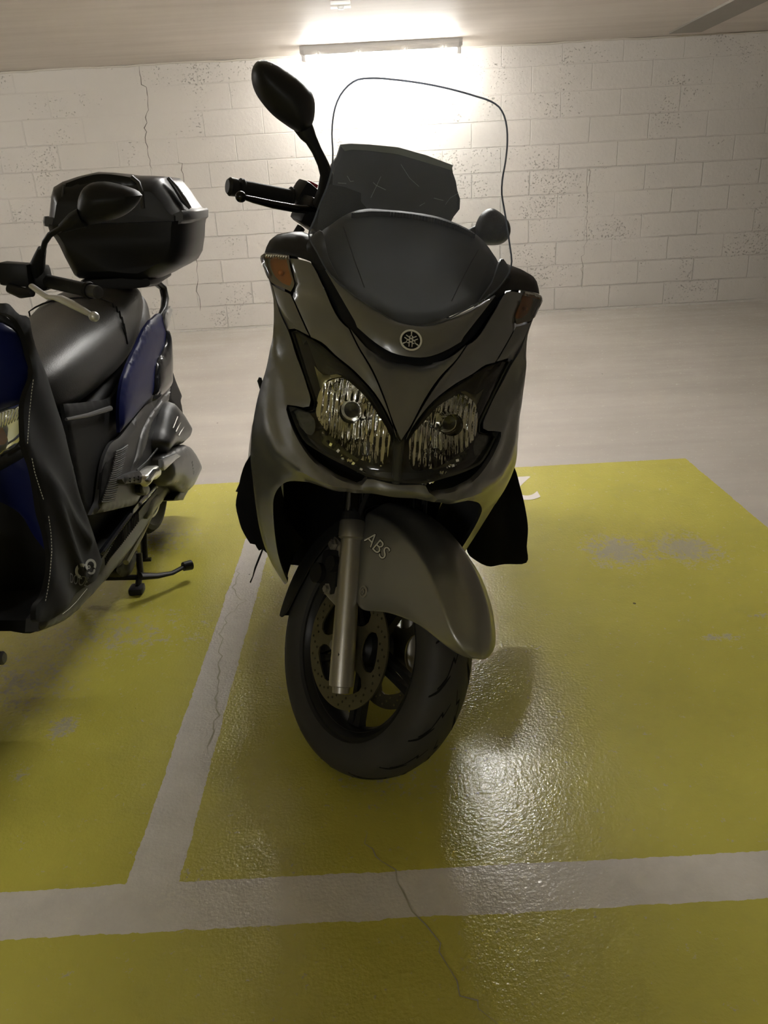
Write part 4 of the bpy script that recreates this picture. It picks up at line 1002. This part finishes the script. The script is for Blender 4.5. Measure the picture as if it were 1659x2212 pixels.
# passenger peg
pg = side('foot_peg', [(314, 1032), (324, 1018), (333, 1009), (344, 1010), (345, 1023), (330, 1038), (317, 1048)], -.735, mat('peg_silver', (.62, .61, .57), .28, metal=.7), bulge=.012, w=.02, h=.008, thick=.03)
side('peg_rubber', [(322, 1037, 1), (340, 1013, 1), (342, 1016, 1), (325, 1040, 1)], -.718, m_blk, h=.008, sp=False).parent = pg
bk = side('peg_bracket', [(266, 1035, 1), (276, 1026, 1), (303, 1016, 1), (314, 1030, 1), (306, 1044, 1), (290, 1042, 1), (273, 1045, 1)], -.745, m_gry, h=.012, thick=.04)
for i in range(3):
    for j in range(2):
        q = P3(280+i*9, 1034-i*2+j*6, 'x', -.742); MB().tube([q, q+np.array([.004, 0, 0])], .0028, 8).out('peg_stud', m_blk, blue).parent = bk
MB().tube([P3(296, 1016, 'x', -.76), P3(318, 996, 'x', -.755), P3(340, 969, 'x', -.75)], .003, 8).out('trim_edge', m_gry, blue)
side('peg_hinge', [(306, 1044), (318, 1040), (326, 1058), (316, 1070), (305, 1058)], -.75, m_blk, h=.01, thick=.04)
# drive train at the rear
side('air_box', [(364, 868), (379, 879), (394, 900), (404, 923), (404, 940), (391, 959), (367, 968), (350, 978), (343, 960), (350, 918), (356, 890)], -.745, m_gry, bulge=.035, w=.05, thick=.06)
for k_ in range(3):
    MB().tube([P3(384-k_*-7, 900+k_*10, 'x', -.712), P3(374+k_*6, 925+k_*8, 'x', -.709)], .002, 6).out('air_box_crease', m_alu, blue)
cv = side('transmission_cover', [(350, 994), (368, 974), (386, 963), (404, 963), (420, 988), (428, 1012), (420, 1036), (409, 1058, 1), (397, 1064), (378, 1050), (356, 1040)], -.735, mat('cover_grey', (.075, .076, .078), .35, metal=.3), bulge=.03, w=.04, thick=.08)
side('transmission_case', [(352, 1044), (380, 1030), (410, 1056), (397, 1079, 1), (379, 1080), (366, 1068), (352, 1085), (335, 1105), (320, 1118), (322, 1090), (340, 1060)], -.775, mat('case_alu', (.20, .20, .16), .5, metal=.6), bulge=.01, thick=.08)
side('case_corner', [(392, 1020, 1), (414, 1046, 1), (398, 1080, 1), (378, 1080, 1), (388, 1062, 1)], -.742, m_blk, h=.01, thick=.04, sp=False)
side('cover_highlight', [(351, 993, 1), (384, 980, 1), (393, 985, 1), (383, 992, 1), (358, 1016, 1), (352, 1010, 1)], -.703, mat('highlight_silver', (.30, .31, .33), .3, metal=.6), h=.01, thick=.01, sp=False).parent = cv  # highlight on the grey cover, put in as a lighter panel
q0 = P3(417, 1010, 'x', -.694)
def fy(u, v): return (q0[0], q0[1]+v*.8+u*.15, q0[2]+u*.9)
text_mesh('SYM', .028, lambda u, v: (q0[0], q0[1]-v*1.0, q0[2]+u), m_blk, 'cover_lettering', blue, bold=.0006).parent = cv
# wheels
for nm, c, r in (('rear_tyre', (-.905, 2.72, .262), .245),):
    w_ = MB().lathe([(-.03, r-.075), (-.045, r-.062), (-.058, r-.035), (-.054, r-.018), (-.035, r-.005), (0, r), (.035, r-.005), (.054, r-.018), (.058, r-.035), (.045, r-.062), (.03, r-.075)], c, (1, 0, 0), 72, closed=True)
    for i in range(40):
        a0 = 2*pi*i/40; V = []
        for t in np.linspace(0, 1, 5):
            x = .052*t+.004; rr = float(np.interp(x, [0, .035, .054, .058], [r, r-.005, r-.018, r-.035]))+.0006
            for dw in (-.010, .010):
                a = a0+.12*t+dw; V.append((c[0]+x, c[1]-rr*cos(a), c[2]+rr*sin(a)))
        w_.add(V, [(2*j, 2*j+1, 2*j+3, 2*j+2) for j in range(4)], 1)
    w_.out(nm, [m_rub, m_groove], blue)
    MB().lathe([(-.04, .001), (-.04, .05), (0, .06), (0, r-.09), (-.045, r-.062), (-.045, r-.07), (.045, r-.07), (.045, r-.058), (.04, r-.075), (.02, r-.09), (.02, .06), (.045, .05), (.045, .001)], c, (1, 0, 0), 48).out('rear_rim', mat('rim_silver', (.42, .41, .36), .4, metal=.7), blue)
fwc = (-1.02, 1.42, .245); r = .245
MB().lathe([(-.03, r-.075), (-.045, r-.062), (-.052, r-.03), (-.03, r-.005), (0, r), (.03, r-.005), (.052, r-.03), (.045, r-.062), (.03, r-.075)], fwc, (1, 0, 0), 64, closed=True).out('front_tyre', m_rub, blue)
MB().lathe([(-.04, .001), (-.04, .04), (-.01, .05), (-.01, r-.09), (-.045, r-.065), (.045, r-.065), (.01, r-.09), (.01, .05), (.04, .04), (.04, .001)], fwc, (1, 0, 0), 48).out('front_rim', m_rim, blue)
for s_ in (-1, 1):
    MB().tube([(fwc[0]+s_*.085, 1.44, .25), (fwc[0]+s_*.085, 1.52, .42), (fwc[0]+s_*.085, 1.62, .66)], [.020, .019, .016], 16).out('fork_leg', m_blk, blue)
q = P3(10, 1421, 'x', -.905)
MB().tube([q-np.array([.10, 0, 0]), q-np.array([.004, 0, 0]), q], [.016, .016, .012], 16).out('axle_end', mat('axle_grey', (.10, .10, .11), .4, metal=.5), blue)
P = []
for dgr in range(15, 150, 12):
    a = radians(dgr); row = []
    for x, rr in ((-.07, .20), (-.068, .262), (-.045, .282), (0, .29), (.045, .282), (.068, .262), (.07, .20)): row.append((fwc[0]+x, fwc[1]-rr*cos(a), fwc[2]+rr*sin(a)))
    P.append(row)
o = MB().grid(P).out('front_mudguard', m_blue, blue); md = o.modifiers.new('t', 'SOLIDIFY'); md.thickness = .003
# centre stand
cs = MB().tube([P3(300, 1195, 'x', -.81), P3(303, 1235, 'x', -.81), P3(298, 1268, 'x', -.812)], [.016, .017, .015], 10, sq=.6)
cs.tube([P3(304, 1245, 'y', 2.21), P3(340, 1244, 'y', 2.24), P3(372, 1238, 'y', 2.275), P3(398, 1224, 'y', 2.31)], [.019, .014, .010, .010], 10, sq=.6)
cs.tube([P3(303, 1247, 'x', -.81), P3(235, 1248, 'y', 2.2), P3(165, 1250, 'y', 2.2)], .009, 10)
cs.tube([P3(165, 1250, 'y', 2.2), P3(165, 1250, 'y', 2.2)+np.array([0, -.02, -.055])], .014, 10)
stn = cs.out('centre_stand', m_blk, blue)
q = P3(297, 1280, 'x', -.814); q[2] = .012
MB().box(q, (.045, .05, .024), bev=.008).out('stand_foot', m_blk, blue).parent = stn
a = P3(396, 1224, 'y', 2.31); b = P3(413, 1220, 'y', 2.33)
MB().tube([a, b], [.015, .017], 12).out('stand_pedal', m_blk, blue).parent = stn
MB().tube([P3(310, 1150, 'x', -.83), P3(312, 1205, 'x', -.83)], .012, 12).box(P3(311, 1209, 'x', -.83), (.05, .012, .010)).out('stand_spring', m_blk, blue)
MB().tube([P3(350, 1056, 'x', -.80), P3(330, 1100, 'x', -.805), P3(303, 1158, 'x', -.81), P3(272, 1215, 'x', -.82)], .010, 10).out('lower_frame_tube', mat('cream_tube', (.36, .35, .24), .45), blue)
side('engine_bits', [(285, 1205), (300, 1190), (290, 1230), (265, 1245), (255, 1235)], -.83, m_blk, h=.012, thick=.05)
# number plate holder behind
side('rear_mudguard', [(373, 795, 1), (382, 823, 1), (395, 856, 1), (392, 866, 1), (398, 905, 1), (386, 890, 1), (366, 860, 1)], -.80, m_blk2, h=.015, thick=.12, sp=False)
# grab rail and rack
gr = MB().tube([P3(300, 612, 'x', -.80), P3(335, 608, 'x', -.79), P3(352, 622, 'x', -.775), P3(357, 645, 'x', -.77), P3(354, 668, 'x', -.77), P3(340, 690, 'x', -.775)], [.013, .016, .016, .017, .016, .006], 14, sq=.8)
gr.out('grab_rail', mat('rail_grey', (.13, .13, .13), .35, metal=.4), blue)
P = [ringsec(*a, -.87, 4) for a in ((2.74, .12, .90, .935), (2.80, .135, .895, .94), (3.05, .12, .90, .94))]
MB().grid(P, closev=True, caps=True).out('luggage_rack', m_blk, blue)

# top case
ty = 2.86
def tcx(px): return [P3(a, b, 'y', ty) for a, b in px]
low = tcx([(112, 481), (118, 500), (128, 511), (139, 528), (152, 555), (166, 581), (172, 592), (182, 598), (215, 600), (260, 599), (300, 604), (333, 605), (352, 598), (370, 588), (390, 578), (406, 568), (416, 550), (421, 516), (422, 489), (425, 472)])
lid = tcx([(425, 470), (424, 455), (413, 448), (400, 430), (388, 412), (370, 390), (362, 382), (333, 380), (297, 379), (283, 379), (250, 373), (213, 371), (177, 379), (144, 390), (124, 402), (119, 420), (115, 458), (112, 478)])
cc = np.mean(low+lid, 0)
def shell(name, pts, mt, seq, angle=30, ssn=0):
    P = [[(cc[0]+(p[0]-cc[0])*kx, y_, cc[2]+(p[2]-cc[2])*kz) for p in pts] for y_, kx, kz in seq]
    o = MB().grid(P, closev=True, caps=True).out(name, mt, blue, angle=angle); return o
case = shell('top_case', low, mat('case_black', (.012, .012, .013), .38, nscale=500, nstr=.15, ndist=.0004), [(2.72, .78, .80), (2.74, .88, .92), (2.79, .96, .99), (2.86, 1, 1), (3.06, .98, 1), (3.14, .9, .95), (3.17, .75, .8)], 40)
l_ = shell('case_lid', lid, mat('case_lid_black', (.020, .020, .021), .30, nscale=500, nstr=.1, ndist=.0004), [(2.73, .80, .70), (2.755, .88, .88), (2.80, .96, .97), (2.86, 1, 1), (3.06, .98, .99), (3.14, .9, .85), (3.17, .75, .6)], 40); l_.parent = case
bnd = tcx([(110, 478), (112, 466), (150, 470), (250, 478), (340, 474), (400, 462), (425, 452), (428, 456), (428, 472), (420, 480), (340, 491), (250, 496), (150, 492), (112, 486)])
l2 = shell('case_rim', bnd, m_gry, [(2.735, .90, 1), (2.76, .955, 1), (2.80, 1.0, 1), (2.86, 1.01, 1), (3.06, .99, 1), (3.13, .93, 1)], 40); l2.parent = case
rg = front('lid_ridge', [(141, 396, 1), (177, 383), (213, 376), (250, 378), (288, 384, 1), (300, 398), (306, 420), (309, 450, 1), (250, 458), (160, 462, 1), (141, 455), (137, 430)], 2.745, mat('ridge_gloss', (.012, .012, .013), .2), h=.02, thick=.03, rnd=.006); rg.parent = case
e = MB().tube([P3(363, 384, 'y', 2.80), P3(380, 405, 'y', 2.80), P3(397, 432, 'y', 2.80), P3(411, 450, 'y', 2.80)], [.006, .010, .012, .006], 12).out('lid_trim', mat('lid_trim_grey', (.07, .07, .075), .25, metal=.3), blue); e.parent = case
e = MB().tube([P3(138, 398, 'y', 2.735), P3(135, 430, 'y', 2.735), P3(140, 458, 'y', 2.735), P3(160, 466, 'y', 2.735)], .004, 8).out('lid_edge', m_gry, blue); e.parent = case
e = MB().tube([P3(284, 382, 'y', 2.73), P3(299, 394, 'y', 2.73), P3(306, 415, 'y', 2.73), P3(309, 450, 'y', 2.73)], .007, 8).out('lid_edge', m_gry, blue); e.parent = case

# handlebar, mirror, lever
ge = P3(213, 632, 'y', 1.90); gi = P3(96, 606, 'y', 2.03); d = (ge-gi)/np.linalg.norm(ge-gi)
gp = MB().tube([gi, gi+d*.004, gi+d*.006, ge-d*.040, ge-d*.038, ge-d*.030], [.019, .0195, .0165, .0165, .021, .019], 24).out('handlebar_grip', m_blk2, blue)
MB().tube([ge-d*.030, ge-d*.002, ge], [.0155, .0150, .011], 20).out('bar_end', m_gry, blue).parent = gp
MB().box(P3(82, 600, 'y', 2.03), (.058, .05, .062), bev=.012).out('switch_housing', m_blk, blue)
MB().box(P3(37, 592, 'y', 2.0), (.072, .05, .055), R=np.array(Matrix.Rotation(.12, 3, 'Y')), bev=.008).out('brake_reservoir', m_blk, blue)
MB().tube([P3(70, 600, 'y', 2.05), P3(20, 592, 'y', 2.07), P3(-60, 585, 'y', 2.1), P3(-150, 575, 'y', 2.16)], .014, 14).out('handlebar', m_blk, blue)
MB().tube([P3(-200, 570, 'y', 2.2), P3(-330, 570, 'y', 2.28)], .018, 16).out('handlebar_grip', m_blk2, blue)
MB().tube([P3(20, 622, 'y', 1.97), P3(45, 632, 'y', 1.96), P3(70, 632, 'y', 1.95)], [.012, .014, .010], 12).out('lever_mount', m_dgry, blue)
lv = [P3(68, 618, 'y', 1.95), P3(85, 630, 'y', 1.93), P3(103, 642, 'y', 1.91), P3(118, 643, 'y', 1.90), P3(132, 646, 'y', 1.89), P3(155, 657, 'y', 1.87), P3(180, 671, 'y', 1.85), P3(198, 681, 'y', 1.84)]
l_ = MB().tube(lv, [.008, .008, .0075, .008, .011, .0115, .0095, .007], 14, sq=.8); l_.lathe([(-.012*cos(t), .012*sin(t)+1e-5) for t in np.linspace(0, pi, 12)], P3(203, 684, 'y', 1.84), (1, 0, 0), 16)
l_.out('brake_lever', m_lever, blue)
MP3 = [(166, 455), (169, 425), (179, 406), (200, 394), (222, 392), (250, 397), (277, 405), (297, 414), (304, 422, 1), (294, 440), (272, 461), (250, 472), (216, 480), (182, 484), (171, 474)]
mo = front('mirror', MP3, 1.95, m_dgry, h=.010, thick=.012, bulge=.05, w=.06)
e = MB().tube([P3(178, 470, 'y', 1.94), P3(160, 477, 'y', 1.94), P3(133, 493, 'y', 1.95)], [.022, .019, .010], 18).out('mirror_boot', m_blk2, blue); e.parent = mo
e = MB().tube([P3(133, 493, 'y', 1.95), P3(108, 507, 'y', 1.96), P3(97, 523, 'y', 1.97), P3(91, 548, 'y', 1.98)], .0068, 14).out('mirror_rod', m_blk, blue); e.parent = mo
e = MB().tube([P3(91, 538, 'y', 1.98), P3(86, 555, 'y', 1.99), P3(78, 588, 'y', 2.02)], [.010, .0135, .021], 16).out('mirror_base', m_blk2, blue); e.parent = mo

# front bodywork
front('front_cowl', [(-150, 700), (-40, 695), (0, 700), (20, 712), (38, 732), (50, 765), (66, 797, 1), (62, 830), (56, 866, 1), (0, 886), (-150, 930, 1)], 1.74, m_blue, bulge=.03, curve=.5, h=.016)
front('cowl_edge', [(-60, 672), (0, 676), (18, 690), (42, 715), (58, 752), (69, 790), (68, 800, 1), (50, 768), (36, 735), (18, 716), (0, 703), (-60, 700)], 1.765, m_blk, curve=.5, h=.010)
hp = [(-150, 925, 1), (0, 887), (58, 868, 1), (55, 900), (46, 938), (36, 960), (0, 984), (-150, 1060, 1)]
hb = front('headlight', hp, 1.785, m_refl, curve=.5, h=.016)
front('headlight_lens', hp, 1.745, glass('blue_headlight_glass', (.9, .92, .9), haze=.06), thick=0, curve=.5, h=.016, bulge=.01).parent = hb
for i in range(7):
    MB().tube([P3(4+i*7, 892-i*2, 'y', 1.775), P3(0+i*6, 925-i*3, 'y', 1.775)], .0022, 6).out('reflector_flute', m_chrome, blue).parent = hb
MB().tube([P3(2, 945, 'y', 1.775), P3(-30, 950, 'y', 1.79)], [.018, .02], 16).out('amber_bulb', m_amber, blue).parent = hb
front('headlight_rim', [(-150, 912, 1), (0, 882), (59, 864, 1), (60, 868, 1), (57, 902), (48, 940), (38, 963), (0, 989, 1), (0, 984, 1), (36, 960), (46, 938), (54, 900), (57, 869, 1), (0, 887), (-150, 925, 1)], 1.742, m_gloss, curve=.5, h=.010).parent = hb
front('front_shield', [(-150, 1080, 1), (0, 1018), (60, 984, 1), (75, 1020), (92, 1100), (100, 1160), (100, 1195, 1), (72, 1160), (40, 1110), (0, 1086), (-150, 1060, 1)][:-1]+[(-150, 1090, 1)], 1.76, m_blue, curve=.4, h=.016)
front('cowl_lower_lip', [(-150, 1060, 1), (0, 986), (40, 966), (60, 984), (0, 1020), (-150, 1085, 1)], 1.775, m_blk, curve=.4, h=.016)
front('wheel_arch', [(-150, 1062, 1), (0, 1084), (40, 1108), (72, 1158), (98, 1195), (100, 1260), (96, 1340), (76, 1366), (0, 1362), (-150, 1358, 1)], 1.785, m_blk2, curve=.4, h=.02, thick=.04)
ap = blue
AP = [(-60, 652), (0, 655), (30, 658), (52, 679), (68, 686), (75, 720), (84, 757), (97, 795), (120, 868), (142, 930), (160, 1000), (175, 1065), (192, 1120), (206, 1165), (223, 1214, 1), (216, 1236), (180, 1275), (150, 1306), (125, 1331), (100, 1343), (84, 1338), (88, 1310), (100, 1290), (106, 1250), (110, 1200), (105, 1150), (95, 1112), (86, 1062), (72, 1000), (60, 965), (60, 905), (65, 850), (73, 805), (67, 765), (60, 722), (44, 692), (22, 679), (0, 675), (-60, 674)]
XA = -.775
def folds(v):
    y, z = v[:, 0], v[:, 1]
    f = .004*np.sin((y*22-z*9))+.003*np.sin(y*40+z*16)
    for (y0, z0, y1, z1, A, w) in ((1.69, .62, 1.86, .36, .013, .020), (1.69, .60, 1.78, .30, .010, .018), (1.84, .86, 1.93, .50, .012, .022), (1.90, .86, 1.96, .55, .012, .02)):
        a = np.array([y0, z0]); d = np.array([y1, z1])-a; q = np.stack([y, z], 1)-a; t = np.clip(q@d/(d@d), 0, 1); r = np.hypot(*(q-t[:, None]*d).T)
        f = f+A*np.exp(-(r/w)**2)*np.minimum(1, .25+t*2)
    return f
def onap(a, b, e=.002):
    p = P3(a, b, 'x', XA); 
    for _ in range(4): p = P3(a, b, 'x', XA+float(folds(np.array([[p[1], p[2]]]))[0])+e)
    return p
cloth = side('leg_apron', [(0, 655, 1), (30, 658), (52, 679), (68, 686)]+AP[5:37]+[(0, 675, 1)], XA, m_fab2, parent=ap, h=.014, thick=.012, lift=folds)
cloth['label'] = 'black fabric leg apron with white stitching'
def stitch(px):
    q = [onap(a, b) for a, b in px]; L = np.cumsum([0]+[np.linalg.norm(b-a) for a, b in zip(q[:-1], q[1:])]); mb = MB(); A = np.array(q)
    for i in range(int(L[-1]/.0075)):
        t0 = i*.0075; a = np.array([np.interp(t0, L, A[:, j]) for j in range(3)]); b = np.array([np.interp(t0+.0045, L, A[:, j]) for j in range(3)]); mb.tube([a, b], .0009, 4)
    o = mb.out('stitching', m_white, ap); o.parent = cloth; o['kind'] = 'stuff'; return o
stitch([(72, 820), (68, 850), (63, 900), (60, 950), (59, 965)])
stitch([(69, 990), (75, 1020), (86, 1055), (96, 1085)]); stitch([(105, 1115), (110, 1150), (112, 1190), (108, 1240), (103, 1275), (97, 1305)]); stitch([(188, 1272), (165, 1300), (150, 1315), (133, 1328)])
# white printed emblem and lettering on the cloth
def arcp(cx, cy, rx, ry, a0, a1, w, n=14, tilt=0):
    o, i_ = [], []
    for t in np.linspace(a0, a1, n):
        for L_, k_ in ((o, 1), (i_, 1-w)):
            u, v = rx*k_*cos(t), ry*k_*sin(t); L_.append((cx+u*cos(tilt)-v*sin(tilt), cy+u*sin(tilt)+v*cos(tilt)))
    return o+i_[::-1]
m_prt = mat('apron_print', (.34, .34, .33), .6)
def decal(px, name):
    q = [onap(a, b, .004) for a, b in px]; n = len(q)//2; mb = MB(); mb.add(q, [(i, i+1, 2*n-2-i, 2*n-1-i) for i in range(n-1)])
    o = mb.out(name, m_prt, ap, smooth=False); o.parent = cloth; return o
decal(arcp(177, 1234, 15, 17, radians(75), radians(300), .42), 'printed_crescent')
decal(arcp(196, 1221, 12, 14, radians(130), radians(390), .40), 'printed_hook')
decal(arcp(197, 1232, 9, 9, radians(-20), radians(150), .5), 'printed_hook')
decal(arcp(192, 1225, 3.5, 4, 0, 2*pi-.01, .5), 'printed_eye')
tq = onap(169, 1254, .006); tu = onap(183, 1257)-onap(153, 1250); tu[0] = 0; tl = np.linalg.norm(tu); tu /= tl; tv = np.array([0, -tu[2], tu[1]]); tv = tv if tv[2] > 0 else -tv
def apf(u, v):
    p = tq+tu*u+tv*v; p[0] = XA+float(folds(np.array([[p[1], p[2]]]))[0])+.004; return tuple(p)
text_mesh('DOOE', .034, apf, mat('print_dim', (.13, .13, .13), .6), 'printed_lettering', ap, sx=1.1).parent = cloth
OFF = np.zeros(3)
